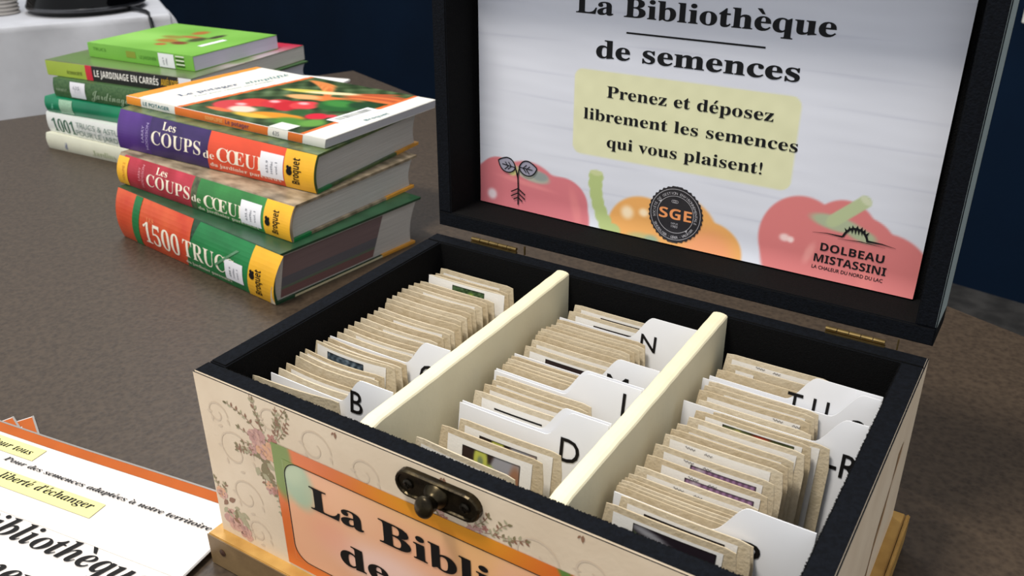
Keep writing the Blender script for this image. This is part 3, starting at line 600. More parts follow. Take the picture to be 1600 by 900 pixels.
LEFT = [('K', .0118, .0262, dict(bow=-.0022, yaw=.085, z=.0012)), ('C', 'B'),
  ('K', .0150, .0405, dict(bow=-.003)), ('K', .0150, .0462, dict(bow=-.003, lab=lab(.0032))), ('K', .0139, .0545, dict(bow=-.004)), ('K', .0128, .0585, dict(bow=-.004)), ('K', .0135, .0625, dict(bow=-.004, lab=lab(.003, .004))),
  ('K', .0150, .0700, dict(bow=-.0035, lab=lab(.0025, .003), pic=('blue', .012, .0385, .0042), z=.0022)), ('K', .0160, .0745, dict(bow=-.003)), ('K', .0158, .0785, dict(bow=-.003, lab=lab(.003, .012, .05), pic=LN(.016, .042, .004))), ('C', 'C'),
  ('K', .0160, .0862, dict(bow=-.003)), ('K', .0162, .0912, dict(bow=-.003, lab=lab(.002, .012), pic=LN(.014, .04, .0042))), ('K', .0158, .0956, dict(bow=-.003)), ('K', .0160, .1008, dict(bow=-.0028)), ('K', .0155, .1062, dict(bow=-.0026, lab=lab(.003, .02), pic=LN(.026, .046, .005))),
  ('K', .0159, .1120, dict(bow=-.0026)), ('K', .0165, .1172, dict(bow=-.0026, lab=lab(.0022, .018))), ('K', .0160, .1215, dict(bow=-.0026)), ('K', .0158, .1285, dict(bow=-.0024)), ('K', .0125, .1335, dict(bow=-.0024)), ('K', .0133, .1384, dict(bow=-.0024)), ('K', .0132, .1435, dict(bow=-.0022)),
  ('K', .0125, .1492, dict(bow=-.0022)), ('K', .0125, .1548, dict(bow=-.002, lab=lab(.0024, .014))), ('K', .0142, .1592, dict(bow=-.0014)), ('K', .0155, .1632, dict(bow=-.0012)),
  ('K', .0185, .1702, dict(bow=-.0014, lab=(.0005, .058, .0006), pic=('green', .0200, .0440, .0032), z=.0025)), ('K', .0170, .1775, dict(bow=-.001, lab=lab(.004, .004))), ('K', .0155, .1855, dict(bow=-.0015, lab=lab(.0045, .004, .048), mark=(.018, .0062)))]
MID = [('K', .1165, .0290, dict(lab=lab(.0042, .0045, .0535), pic=('grapes', .014, .0475, .0066), z=.0012, yaw=-.04)), ('K', .1215, .0430, dict(lab=lab(.0045, .0055, .0525), pic=('grapes', .0145, .0465, .0075), z=.001)), ('K', .1262, .0520, dict(lab=lab(.0045, .0045, .0535), pic=('grapes', .0135, .0455, .0066), z=.001)),
  ('C', 'D'), ('C', 'D2'), ('K', .1172, .0775, dict(lab=lab(.0045, .006, .052), pic=LN(.014, .042, .0078))), ('K', .1182, .0850, dict(lab=lab(.0042, .005))), ('K', .1192, .0903, dict(lab=lab(.0035, .004))), ('K', .1188, .0950, dict(lab=lab(.005, .006))),
  ('C', 'L2'), ('C', 'L'), ('K', .1150, .1062, dict()), ('K', .1155, .1088, dict(lab=lab(.004, .004), pic=LN(.024, .044, .006))), ('K', .1148, .1126, dict()), ('K', .1148, .1160, dict()), ('C', 'M'),
  ('K', .1148, .1292, dict(lab=lab(.0042, .0045), pic=('brown', .015, .045, .0052))), ('K', .1145, .1368, dict(lab=lab(.0038, .0045), pic=LN(.014, .042, .0105))), ('K', .1135, .1425, dict()), ('K', .1132, .1470, dict(th=.0012)), ('K', .1132, .1505, dict(th=.0012)), ('K', .1140, .1540, dict(th=.0012)), ('K', .1155, .1575, dict(th=.0012)), ('K', .1165, .1610, dict(th=.0012)), ('K', .1150, .1648, dict(th=.0012)),
  ('C', 'N'), ('K', .1159, .1775, dict(lab=lab(.0035, .006), pic=('brown', .0185, .045, .0062))), ('K', .1157, .1845, dict(lab=lab(.0036, .006), pic=('brown', .0195, .046, .0048), z=.001))]
RIGHT = [('K', .2158, .0300, dict(lab=lab(.0045, .005, .0525), pic=('dark', .0145, .050, .0054), z=.0050)), ('K', .2185, .0385, dict(lab=lab(.0042, .0045), pic=('brown', .0125, .0475, .0054), z=.0038)), ('K', .2190, .0425, dict()), ('C', 'P'),
  ('K', .2116, .0480, dict(th=.001)), ('K', .2120, .0502, dict(th=.001)), ('K', .2123, .0525, dict(th=.001)), ('K', .2127, .0548, dict(th=.001)), ('K', .2131, .0580, dict(lab=lab(.0035, .006), th=.0012)), ('K', .2135, .0648, dict(lab=lab(.0040, .007, .051), pic=('line', .018, .048, .0072), mark=(.02, .0062))),
  ('K', .2138, .0747, dict(lab=lab(.0040, .009, .0545), pic=('purple', .0205, .052, .0058), mark=(.022, .0058))), ('K', .2140, .0842, dict(lab=lab(.0042, .006, .0525), pic=('purple', .0195, .050, .0056), mark=(.016, .0052))), ('K', .2150, .0937, dict(lab=lab(.003, .004, .052), mark=(.012, .005))),
  ('K', .2155, .0990, dict()), ('K', .2158, .1045, dict(lab=lab(.004, .0075, .052), pic=LN(.0165, .0495, .0068), th=.002)), ('K', .2184, .1125, dict(lab=lab(.0038, .0065, .054), pic=LN(.022, .052, .0078), th=.002)), ('K', .2195, .1180, dict(lab=lab(.003, .0065, .0535), pic=('tomato', .0155, .050, .0034), z=.0012)), ('K', .2270, .1228, dict(lab=(.0485, .0530, .003))), ('C', 'Q-R'),
  ('K', .2170, .1290, dict()), ('K', .2140, .1378, dict(lab=lab(.0045, .006, .053), mark=(.04, .0060))), ('K', .2150, .1432, dict(lab=lab(.0036, .012, .053))), ('K', .2150, .1478, dict()), ('C', 'S'), ('C', 'T-U'), ('K', .2145, .1612, dict()), ('K', .2172, .1695, dict(lab=lab(.0042, .006, .016))), ('K', .2135, .1795, dict(lab=lab(.0045, .0045, .05), mark=(.018, .0056)))]
CARDS = {'B': (.0160, .0352, .0825, .0495, 'B', .0565, -.0052), 'C': (.0152, .0815, .0833, .0545, 'C', .0650, -.0110), 'D': (.1170, .0655, .0815, .0500, 'D', .0585, -.0120), 'D2': (.1172, .0675, .0815, .0450, None, 0, 0),
  'L2': (.1152, .0998, .0835, .0420, 'L', .0745, -.0030), 'L': (.1150, .1018, .0840, .0400, None, 0, 0), 'M': (.1150, .1200, .0840, .0490, 'M', .0565, -.0078), 'N': (.1155, .1690, .0835, .0445, 'N', .0525, -.0062),
  'P': (.2135, .0445, .0840, .0440, 'P', .0570, -.0128), 'Q-R': (.2115, .1258, .0868, .0640, 'Q-R', .0612, -.0150), 'S': (.2118, .1505, .0862, .0650, 'S', .0745, -.0118), 'T-U': (.2140, .1545, .0842, .0400, 'T-U', .0410, -.0090)}
CL = dict(B='white index card lettered B near the front of the left compartment', C='white index card lettered C half hidden by the first divider', D='white index card lettered D in the middle compartment', D2='blank topped white index card right behind the D card',
  L2='white index card lettered L in the middle compartment', L='white index card standing right behind the L card', M='white index card lettered M in the middle compartment', N='white index card lettered N near the back of the middle compartment',
  P='white index card with letter half covered, frontmost of the right compartment')
CL['Q-R'] = 'white index card lettered Q-R against the right side of the box'; CL['S'] = 'white index card lettered S between the Q-R and T-U cards'; CL['T-U'] = 'white index card lettered T-U near the back of the right compartment'
NM = {'D2': 'blank card behind D', 'L': 'card behind L', 'L2': 'L card'}
i_ = 0
for side, lst in (('left', LEFT), ('middle', MID), ('right', RIGHT)):
    cur = None; cnt = 0
    for it in lst:
        if it[0] == 'C':
            k = it[1]; x, y, cw, cx0, tx, px_, py_ = CARDS[k]
            if k == 'Q-R' : card(x, y, cw, cx0, tx, px_, py_, CL[k])
            else: card(x, y, cw, cx0, tx, px_, py_, CL[k], lean=7 if k == 'B' else 9)
            cur = NM.get(k, k + ' card'); cnt = 0
        else:
            _, x, y, sp = it; sp = dict(sp)
            pic = sp.get('pic'); d = 'plain kraft seed packet' if 'lab' not in sp else 'kraft seed packet with white label'
            if pic and pic[0] == 'grapes': d = 'kraft seed packet with green fruit picture'
            elif pic and pic[0] != 'line': d = 'kraft seed packet with %s picture' % dict(blue='a grey blue', green='a green leaf', purple='a purple', dark='a dark onion', brown='a dark brown', tomato='a green and red')[pic[0]]
            where = ('%s compartment, %s from the front edge' % (side, ORD[cnt])) if cur is None else '%s compartment, %s behind the %s' % (side, ORD[cnt], cur)
            packet(x, y, sp, d + ', ' + where, 'kraft seed packets in the %s compartment' % side, i_); cnt += 1; i_ += 1

# ------------------------------------------------------------------ books
def prism(path, x0, x1, kx=0):
    g = G(); P = [[Vector((x, y, z)) for y, z in path] for x in (x0, x1)]; g.grid([P[1], P[0]], close=False) if False else None
    n = len(path); a = [(x0, y, z) for y, z in path]; b = [(x1, y, z) for y, z in path]
    for k in range(n): j = (k + 1) % n; g.face([a[k], a[j], b[j], b[k]])
    g.face(a[::-1]); g.face(b); return g
class Book:
    def __init__(s, loc, ang, L, W, T, label, group, cover, pages=None, hard=True, bulge=.004, shear=(0, 0), ct=.0024, corners=None, skew=(0, 0)):
        s.L, s.W, s.T, s.b, s.sh, s.skew = L, W, T, bulge, (0, 0), skew
        s.c = [Vector(q) for q in (corners or ((0, 0, 0), (L, 0, 0), (shear[0] * T, shear[1] * T, T), (L + shear[0] * T, shear[1] * T, T)))]
        s.r = root('book', loc, label, 'book', (0, 0, R(ang)), group)
        ins = .003 if hard else .0002; n = 10
        outer = [(W, 0)] + [(s.sy(T * k / n), T * k / n) for k in range(n + 1)] + [(W, T)]
        inner = [(W, T - ct)] + [(ct + s.sy(ct + (T - 2 * ct) * (n - k) / n), ct + (T - 2 * ct) * (n - k) / n) for k in range(n + 1)] + [(W, ct)]
        g = G(); path = [s.shr(y, z) for y, z in outer + inner]; N = len(path)
        A = [s.D(0, y, z) for y, z in path]; B = [s.D(L, y, z) for y, z in path]
        for k in range(N): j = (k + 1) % N; g.face([A[k], A[j], B[j], B[k]])
        for i in range(n + 2):                                       # end strips between outer and inner outline
            g.face([A[N - 1 - i], A[N - 2 - i], A[i + 1], A[i]]); g.face([B[i], B[i + 1], B[N - 2 - i], B[N - 1 - i]])
        s.cov = g.build('cover', cover, s.r)
        # page block with a hollow fore edge
        pp = [(W - ins - (.004 if hard else 0) * math.sin(math.pi * k / 6), ct + (T - 2 * ct) * k / 6) for k in range(7)] + [(ct + .0002 + s.sy(ct + (T - 2 * ct) * (6 - k) / 6), ct + (T - 2 * ct) * (6 - k) / 6) for k in range(7)]
        g = G(); path = [s.shr(y, z) for y, z in pp]; A = [s.D(ins, y, z) for y, z in path]; B = [s.D(L - ins, y, z) for y, z in path]; N = len(path)
        for k in range(N): j = (k + 1) % N; g.face([A[k], A[j], B[j], B[k]])
        for E in (A, B):
            for k in range(6): q = [E[k], E[k + 1], E[12 - k], E[13 - k]]; g.face(q if E is B else q[::-1])
        s.pg = g.build('page_block', pages or M_pages, s.r)
    def D(s, x, y, z):
        u, v = x / s.L, z / s.T; p = s.c[0] * (1 - u) * (1 - v) + s.c[1] * u * (1 - v) + s.c[2] * (1 - u) * v + s.c[3] * u * v
        return p + Vector((y * (s.skew[0] * (1 - u) + s.skew[1] * u), y, 0))
    def piece(s, name, x0, x1, y0, y1, z0, z1, m, label=None):
        P = [s.D(x, y, z) for z in (z0, z1) for x, y in ((x0, y0), (x1, y0), (x1, y1), (x0, y1))]; g = G()
        for f in ((3, 2, 1, 0), (4, 5, 6, 7), (0, 1, 5, 4), (1, 2, 6, 5), (2, 3, 7, 6), (3, 0, 4, 7)): g.face([P[i] for i in f])
        return g.build(name, m, s.r, label)
    def sy(s, z): t = 2 * z / s.T - 1; return -s.b * (1 - t * t)
    def shr(s, y, z): return (y + s.sh[1] * z, z)
    def S(s, x, z, h=0): return s.D(x, s.sy(z) - h, z)
    def TOP(s, x, y, h=0): return s.D(x, y, s.T) + Vector((0, 0, h))
    def block(s, name, x0, x1, z0, z1, m, h=.0002, label=None, slant=0):
        g = G(); n = 12; g.grid([[s.S((x0 if i == 0 else x1) + slant * (z0 + (z1 - z0) * j / n), z0 + (z1 - z0) * j / n, h) for i in (0, 1)] for j in range(n + 1)]); return g.build(name, m, s.r, label)
    def text(s, t, x, z, wd, cap, m, st='serif', rot=0, off=0, h=.0005, cuts=6, name='spine_lettering', slant=0): return lettering(name, s.S, t, x, z, wd, cap, m, s.r, st, h, rot, off, cuts=cuts, slant=slant)
    def sticker(s, x0, x1, z0, z1, lines=3, rot=True):
        st = s.block('shelf_label', x0, x1, z0, z1, mat('label_white', (232, 232, 238), .55, var=.01, scale=60), .0007, 'white shelf label on the spine')
        w_, h_ = x1 - x0, z1 - z0
        for k, q in enumerate(['635.9', 'H496c', 'vol.1'][:lines]):
            lettering('call_number', s.S, q, x0 + w_ * (.36 + .2 * k), z0 + h_ * .2, h_ * .5, w_ * .1, mat('label_grey_ink', (110, 112, 124), .6), st, 'sans', .0009, R(90), cuts=3)
white = mat('white_print', (240, 236, 228), .45); cream_ink = mat('cream_print', (244, 234, 214), .45)
purple = mat('purple_print', (84, 48, 132), .35, rgb2=(62, 34, 104), scale=22, stretch=(1, 1, .4)); purpleD = mat('dark_purple_print', (44, 30, 78), .35, rgb2=(62, 42, 100), scale=30)
orange = mat('orange_red_print', (222, 78, 46), .35, var=.08, scale=30); yellow = mat('yellow_print', (238, 178, 44), .38, var=.06, scale=40)
greenP = mat('green_print', (26, 118, 62), .35, var=.12, scale=40); green2 = mat('leaf_green_print', (50, 124, 60), .35, var=.15, scale=40)
pinkP = mat('raspberry_print', (190, 56, 74), .35, rgb2=(160, 34, 48), scale=40, stretch=(1, 1, .5)); orangeP = mat('orange_print', (216, 92, 50), .35, rgb2=(200, 62, 34), scale=30)
darkleaf = mat('dark_leaf_print', (52, 66, 50), .4, rgb2=(120, 110, 90), scale=90)
FS = 'garden books in the front stack'; RS = 'garden books in the rear stack'

# 1: thick book of 1500 tips at the bottom of the front stack
b = Book((-.4476, .2626, 0), -6.48, .250, .170, .0505, 'thick orange and green book titled 1500 TRUCS, bottom of the front stack', FS, mat('dark_green_cover', (34, 70, 46), .35, var=.2, scale=60), None, True, .0060, corners=((0, 0, 0), (.2467, 0, 0), (.0007, .0042, .053), (.2533, .0061, .0485)))
b.block('spine_panel', .0005, .128, .0005, .050, orangeP, .0002); b.block('spine_panel', .1165, .222, .0005, .050, greenP, .00035, slant=.44); b.block('spine_panel', .2130, .2495, .0005, .050, yellow, .0005, slant=.11)
b.block('spine_band', .0265, .0385, .0005, .050, greenP, .0006, slant=.15)
b.text('1500', .0492, .0085, .061, .0205, cream_ink, 'serif', off=-.006); b.text('TRUCS', .1165, .0125, .079, .0168, cream_ink, 'serif', off=-.004); b.text('du jardinier paresseux', .1172, .0048, .072, .0036, cream_ink, 'serif', off=-.006, cuts=2)
b.text('LES', .0560, .0310, .012, .0040, mat('faded_orange_ink', (232, 140, 90), .5), 'serif', off=-.004, cuts=2); b.text('LARRY HODGSON', .0390, .006, .036, .0028, mat('pale_green_ink', (150, 190, 150), .5), 'sans', rot=R(90), cuts=6)
b.sticker(.1820, .2080, .0080, .0285); b.text('Broquet', .2335, .0050, .0260, .0090, black_ink, 'bold', rot=R(90), h=.0008)
polyset('publisher_emblem', b.S, [(disc(.2215, .0230, .0036, .0034), 0), (disc(.2200, .0270, .0018), 0), (disc(.2232, .0268, .0014), 0)], .0009, black_ink, b.r)
g = G(); g.grid([[b.S(x, z, .0010) for z in (.0135, .0190)] for x in (.1895, .1890)]); g.grid([[b.S(.166 + .031 * t, .018 + .022 * t, .0009), b.S(.170 + .031 * t, .018 + .022 * t, .0009)] for t in (0, .25, .5, .75, 1)]); g.build('creased_tape', mat('clear_tape', (92, 140, 104), .2), b.r, 'creased clear tape across the spine')
g = G(); g.face([b.S(.2430, .0006, .0008), b.S(.2497, .0006, .0008), b.S(.2497, .022, .0009), b.S(.2480, .016, .0009), b.S(.246, .008, .0008)]); g.build('worn_patch', mat('worn_card', (212, 196, 168), .9, var=.15, scale=200), b.r, 'worn corner where bare card shows')
g = G(); x1_ = .2473                                                 # coloured sections of the page edges
for z0, z1, y0, y1, c in ((.004, .012, .006, .118, (118, 84, 82)), (.012, .0145, .006, .118, (96, 108, 90)), (.0145, .024, .006, .118, (94, 92, 98)), (.024, .0455, .006, .118, (118, 98, 98))):
    q = G(); q.grid([[b.D(x1_, y, z) for y in (y0, y1 + .02 * (z - .02) * 8)] for z in (z0, (z0 + z1) / 2, z1)]); q.build('coloured_page_edge', mat('page_edge_%d_%d' % (c[0], c[1]), c, .8, var=.12, scale=40, stretch=(.3, .3, 60)), b.r)
b.piece('lower_cover_edge', x1_ - .002, .2502, .02, .168, .0002, .0024, mat('cream_board', (206, 196, 160), .6, var=.05, scale=60), label='cream edge of the lower cover')
b.piece('cover_corner', x1_ - .004, .2504, .126, .1705, -.0001, .0026, mat('ochre_print', (214, 150, 54), .5, var=.08, scale=60))

# 2: red and green volume
b = Book((-.4527, .2744, .0535), -2.73, .258, .163, .0315, 'red and green book with COUPS on its spine, second book up in the front stack', FS, mat('photo_cover', (104, 92, 72), .35, rgb2=(170, 152, 128), scale=32, stretch=(1.5, 3, 1)), None, True, .0045, corners=((0, 0, 0), (.2504, 0, -.0045), (.0019, .0058, .031), (.2507, .0077, .0275)), skew=(-.02, -.02))
b.block('spine_panel', .0004, .130, .0004, .0306, pinkP, .0002, slant=.3); b.block('spine_panel', .1180, .1380, .0004, .0306, mat('leaf_photo_print', (92, 104, 70), .4, rgb2=(60, 66, 50), scale=160), .0003, slant=.1); b.block('spine_panel', .1270, .2230, .0004, .0306, green2, .0004, slant=.1); b.block('spine_panel', .2228, .2576, .0004, .0306, yellow, .0005)
b.block('spine_flash', .0006, .0180, .0012, .0290, yellow, .0006, label='yellow flash at the left end of the spine'); b.text('VOLUME 2', .0135, .006, .018, .0036, mat('ochre_ink', (190, 120, 40), .5), 'sans', rot=R(90), h=.0008)
b.text('LARRY', .0395, .0110, .013, .0034, mat('pale_pink_ink', (226, 150, 160), .5), 'sans', rot=R(90)); b.text('HODGSON', .0450, .0050, .022, .0034, MATS['pale_pink_ink'], 'sans', rot=R(90))
b.text('Les', .0640, .0222, .0175, .0062, cream_ink, 'serif', off=-.004, cuts=3); b.text('COUPS', .0500, .0085, .068, .0118, cream_ink, 'serif', off=-.006); b.text('de', .1208, .0088, .0138, .0064, cream_ink, 'serif', off=-.004, cuts=3)
b.text('C', .1390, .0068, .0140, .0118, cream_ink, 'serif', off=-.006); b.text('O', .1518, .0068, .0135, .0118, cream_ink, 'serif', off=-.006); b.text('EUR', .1610, .0068, .040, .0118, cream_ink, 'serif', off=-.006)
b.text('du jardinier paresseux', .1290, .0020, .086, .0034, cream_ink, 'serif', off=-.006, cuts=2); b.sticker(.1915, .2195, .0038, .0246)
b.text('Broquet', .2420, .0040, .0205, .0082, black_ink, 'bold', rot=R(90), h=.0008); polyset('publisher_emblem', b.S, [(disc(.2285, .0125, .0033, .0031), 0), (disc(.2270, .0162, .0017), 0), (disc(.2300, .0160, .0013), 0)], .0009, black_ink, b.r)
b.piece('cover_corner', .2535, .2583, .122, .1635, -.0001, .0026, MATS['ochre_print']); b.piece('cover_corner', .2535, .2583, .001, .022, -.0001, .0026, greenP)

# 3: purple and orange volume
b = Book((-.4623, .2882, .085), 2.54, .262, .1600, .0352, 'purple and orange book with COUPS on its spine, third book up in the front stack', FS, mat('green_photo_cover', (44, 72, 44), .35, rgb2=(98, 112, 66), scale=80), None, True, .0045, corners=((0, 0, 0), (.2581, 0, -.0035), (.0026, .008, .0385), (.2615, .0026, .0322)), skew=(-.03, -.03))
b.block('spine_panel', .0004, .050, .0004, .0348, purple, .0002); b.block('spine_panel', .048, .131, .0004, .0348, purpleD, .0003); b.block('spine_panel', .1285, .228, .0004, .0348, orange, .0004, slant=.06); b.block('spine_panel', .2260, .2616, .0004, .0348, yellow, .0005)
li = mat('lilac_ink', (176, 160, 206), .5); b.text('LARRY', .0400, .0110, .015, .0034, li, 'sans', rot=R(90)); b.text('HODGSON', .0460, .0050, .024, .0034, li, 'sans', rot=R(90))
b.text('Les', .0655, .0262, .0185, .0066, cream_ink, 'serif', off=-.004, cuts=3); b.text('COUPS', .0512, .0116, .0685, .0120, cream_ink, 'serif', off=-.006); b.text('de', .1235, .0108, .0145, .0068, cream_ink, 'serif', off=-.004, cuts=3)
b.text('C', .1415, .0105, .0145, .0122, cream_ink, 'serif', off=-.006); b.text('O', .1548, .0105, .0140, .0122, cream_ink, 'serif', off=-.006); b.text('EUR', .1645, .0105, .042, .0122, cream_ink, 'serif', off=-.006)
b.text('du jardinier paresseux', .1315, .0040, .090, .0036, cream_ink, 'serif', off=-.006, cuts=2); b.sticker(.1970, .2250, .0062, .0285)
b.text('Broquet', .2440, .0058, .0235, .0088, black_ink, 'bold', rot=R(90), h=.0008); polyset('publisher_emblem', b.S, [(disc(.2325, .0165, .0035, .0033), 0), (disc(.2309, .0204, .0017), 0), (disc(.2340, .0202, .0014), 0)], .0009, black_ink, b.r)
b.piece('cover_corner', .2575, .2623, .122, .1605, -.0001, .0026, MATS['ochre_print']); b.piece('cover_corner', .2575, .2623, .001, .020, -.0001, .0026, greenP)

# 4: vegetable garden paperback on top
b = Book((-.4674, .3093, .1240), 1.763, .274, .157, .0085, 'white and orange vegetable garden paperback with radishes on its cover, top of the front stack', FS, mat('white_cover', (232, 230, 224), .4, var=.01, scale=50), M_pages_w, False, .0004, corners=((0, 0, 0), (.2603, 0, -.0062), (.0010, 0, .0085), (.2634, -.001, .0026)), skew=(.15, .052), ct=.0006)
on = mat('cover_orange', (226, 118, 48), .38, var=.04, scale=40)
b.block('spine_panel', .0004, .0225, .0003, .0083, mat('amber_print', (238, 148, 44), .4), .0002); b.block('spine_panel', .074, .2035, .0003, .0083, on, .0002); b.block('spine_panel', .2280, .2465, .0003, .0083, on, .0002)
b.text('LE POTAGER', .026, .0026, .040, .0036, mat('teal_ink', (50, 110, 120), .5), 'sans', off=.012, cuts=0, h=.0004); b.text('Le potager', .146, .0026, .032, .0040, mat('violet_ink', (110, 60, 90), .5), 'bold', cuts=0, h=.0004); b.text('SIMPLIFIE', .118, .0026, .024, .0034, mat('amber_ink', (244, 180, 110), .5), 'bold', cuts=0, h=.0004)
b.block('shelf_label', .2030, .2285, .0003, .0083, white, .0004); b.text('635', .2095, .0022, .008, .0040, MATS['label_grey_ink'], 'sans', cuts=0, h=.0006)
def pot_fn(U, V):
    c = np.zeros(U.shape + (3,)); c[:] = (232, 229, 222); k = ((U > .0) & (U < .0175 - V * .05)); c[k] = (238, 150, 48)
    ph = (U > .076 + .09 * V) & (U < .2465 + .02 * V); c[ph] = (220, 106, 42)
    inn = (U > .082 + .09 * V) & (U < .2415 + .02 * V); d = np.zeros_like(c); d[:] = (52, 74, 36); d += rnd2(U, V, 420, 1)[..., None] * 60
    E_ = lambda d, *a, **kw: ell(d, U, V, *a, **kw)
    for k in range(10): d = E_(d, .125 + .004 * k, .142 - .003 * k, .022, .004, (206, 110, 52) if k % 2 else (226, 150, 80), rot=-.1 - .08 * k, soft=.3)
    for k in range(8): d = E_(d, .205 + .004 * k, .135 - .005 * (k % 4), .03, .004, (216, 112, 56) if k % 2 else (180, 84, 44), rot=.5 - .06 * k, soft=.3)
    d = E_(d, .142, .112, .035, .006, (206, 196, 84), rot=.25, soft=.25); d = E_(d, .165, .118, .03, .005, (232, 214, 170), rot=.35, soft=.3)
    d = E_(d, .185, .100, .04, .009, (226, 120, 56), rot=.15, soft=.2); d = E_(d, .150, .092, .02, .008, (236, 170, 110), rot=.2, soft=.3)
    for cx, cy, rx, ry, c_ in ((.115, .034, .022, .016, (198, 60, 64)), (.128, .052, .020, .013, (206, 50, 44)), (.148, .060, .018, .015, (198, 42, 48)), (.168, .062, .020, .018, (190, 24, 36)), (.176, .070, .016, .014, (214, 60, 64))): d = E_(d, cx, cy, rx, ry, c_, soft=.12)
    for cx, cy in ((.120, .040), (.140, .064), (.170, .074)): d = E_(d, cx, cy, .006, .004, (244, 176, 180), soft=.6)
    d = E_(d, .136, .028, .016, .010, (236, 206, 190), soft=.3); d = E_(d, .118, .016, .018, .004, (226, 110, 60), soft=.3)
    d = E_(d, .182, .030, .030, .0085, (232, 140, 28), rot=.18, soft=.2); d = E_(d, .160, .018, .022, .006, (214, 176, 60), rot=.1, soft=.3)
    d = E_(d, .205, .088, .024, .020, (28, 92, 34), soft=.2); d = E_(d, .200, .092, .018, .010, (58, 130, 52), soft=.4); d = E_(d, .190, .050, .012, .010, (40, 84, 34), soft=.4)
    d = E_(d, .225, .100, .016, .012, (20, 62, 26), soft=.3); d = E_(d, .215, .048, .012, .010, (206, 24, 50), soft=.15); d = E_(d, .226, .056, .006, .005, (206, 60, 70), soft=.3); d = E_(d, .207, .022, .02, .012, (74, 130, 46), soft=.4); d = E_(d, .228, .030, .012, .012, (96, 150, 60), soft=.4)
    d = np.clip(d, 0, 255); return np.where(inn[..., None], d, c)
inked('cover_print', b.TOP, .0006, .2734, .0006, .1564, .0002, pot_fn, b.r, 230, 130, M_gloss, 'cover picture of radishes, carrots and cucumber')
tq = lambda x, y, h=0: b.TOP(x, y, h)
lettering('cover_title', tq, 'Le potager', .047, .0265, .064, .0085, mat('navy_ink', (40, 66, 104), .5), b.r, 'serif', .0004, rot=R(82)); lettering('cover_title', tq, 'simplifié', .0590, .0965, .052, .0085, mat('cyan_green_ink', (60, 120, 120), .5), b.r, 'ital', .0004, rot=R(82))
lettering('cover_subtitle', tq, 'Tout pour réussir son potager', .0595, .0330, .090, .0030, MATS['cyan_green_ink'], b.r, 'sans', .0004, rot=R(82))
patch('library_label', lambda x, y, h=0: b.TOP(x + y * .06, y, h), .2285, .2475, .044, .097, .0004, MATS['label_white'], b.r); patch('barcode', lambda x, y, h=0: b.TOP(x + y * .06, y, h), .2320, .2400, .050, .092, .0006, mat('barcode_grey', (120, 124, 122), .6, rgb2=(200, 200, 196), scale=600, stretch=(.02, 1, 1)), b.r)
patch('spine_label_wrap', b.TOP, .2020, .2260, .0004, .017, .0004, mat('pale_green_label', (206, 212, 202), .5), b.r)
lettering('publisher_lettering', tq, 'Broquet', .2660, .062, .030, .0050, mat('grey_teal_ink', (70, 120, 130), .5), b.r, 'bold', .0004, rot=R(86))

# rear stack, bottom to top
b = Book((-.789, .400, 0), 3, .245, .175, .0208, 'cream book of gardens, lowest of the rear stack', RS, mat('cream_cover', (214, 214, 194), .4, var=.03, scale=40), M_pages_w, True, .002, (0, 0), .002)
b.text('Jardins du Québec'.replace('é', 'e'), .090, .004, .11, .0070, mat('sage_ink', (168, 178, 140), .5), 'serif', off=-.008, cuts=0); b.text('B', .036, .004, .006, .009, mat('slate_ink', (120, 130, 170), .5), 'script', cuts=0)
b = Book((-.790, .4075, .0212), 1.4, .245, .175, .0255, 'white book titled 1001 TRUCS, second from the bottom of the rear stack', RS, mat('white_glossy_cover', (226, 228, 224), .35, var=.02, scale=40), M_pages_w, True, .002, (0, 0), .002)
gi = mat('forest_ink', (34, 92, 66), .5); b.text('1001', .0125, .0025, .046, .0165, gi, 'serif', off=-.006, cuts=3, slant=-.12); b.text('TRUCS & ASTUCES', .0630, .0142, .105, .0068, mat('grey_green_ink', (96, 122, 112), .5), 'sans', cuts=0, h=.0022); b.text('POUR LE JARDIN', .0610, .0040, .095, .0068, MATS['grey_green_ink'], 'sans', off=.008, cuts=0, h=.0022)
b = Book((-.7875, .4095, .0472), 5.5, .24, .17, .0200, 'teal green book with silver band, third from the bottom of the rear stack', RS, mat('teal_cover', (10, 134, 92), .3, rgb2=(4, 110, 76), scale=18), M_pages_w, True, .003, (0, 0), .002)
b.block('spine_band', .0275, .0515, .0012, .0190, mat('silver_green_label', (150, 186, 158), .4, var=.1, scale=400), .0005, 'pale shelf label on the teal spine')
b.text('F', .0150, .006, .005, .007, mat('mint_ink', (120, 200, 170), .5), 'script', cuts=0, h=.003)
b = Book((-.774, .4165, .0677), 4.6, .235, .218, .0240, 'dark green textured book titled Jardinage, fourth from the bottom of the rear stack', RS, mat('moss_cover', (52, 88, 50), .55, rgb2=(78, 110, 66), scale=420), M_pages_w, True, .002, (.12, 0), .002)
b.block('shelf_label', .0325, .0600, .0020, .0222, MATS['label_white'], .0006, 'white shelf label on the moss green spine'); b.text('635', .041, .014, .012, .004, MATS['label_grey_ink'], 'sans', cuts=0, h=.003); b.text('Jardinage', .0730, .006, .066, .0105, mat('silver_sage_ink', (150, 172, 142), .5), 'script', cuts=0, h=.0028); b.text('MARABOUT', .0085, .0090, .0200, .0034, MATS['silver_sage_ink'], 'sans', cuts=0, h=.0022)
b = Book((-.789, .4215, .0922), 6.0, .250, .209, .0190, 'black spined paperback titled LE JARDINAGE EN CARRES, fifth from the bottom of the rear stack', RS, mat('garden_photo_cover', (96, 112, 76), .4, rgb2=(164, 150, 130), scale=26), M_pages, False, .0003, (0, .02), .0006)
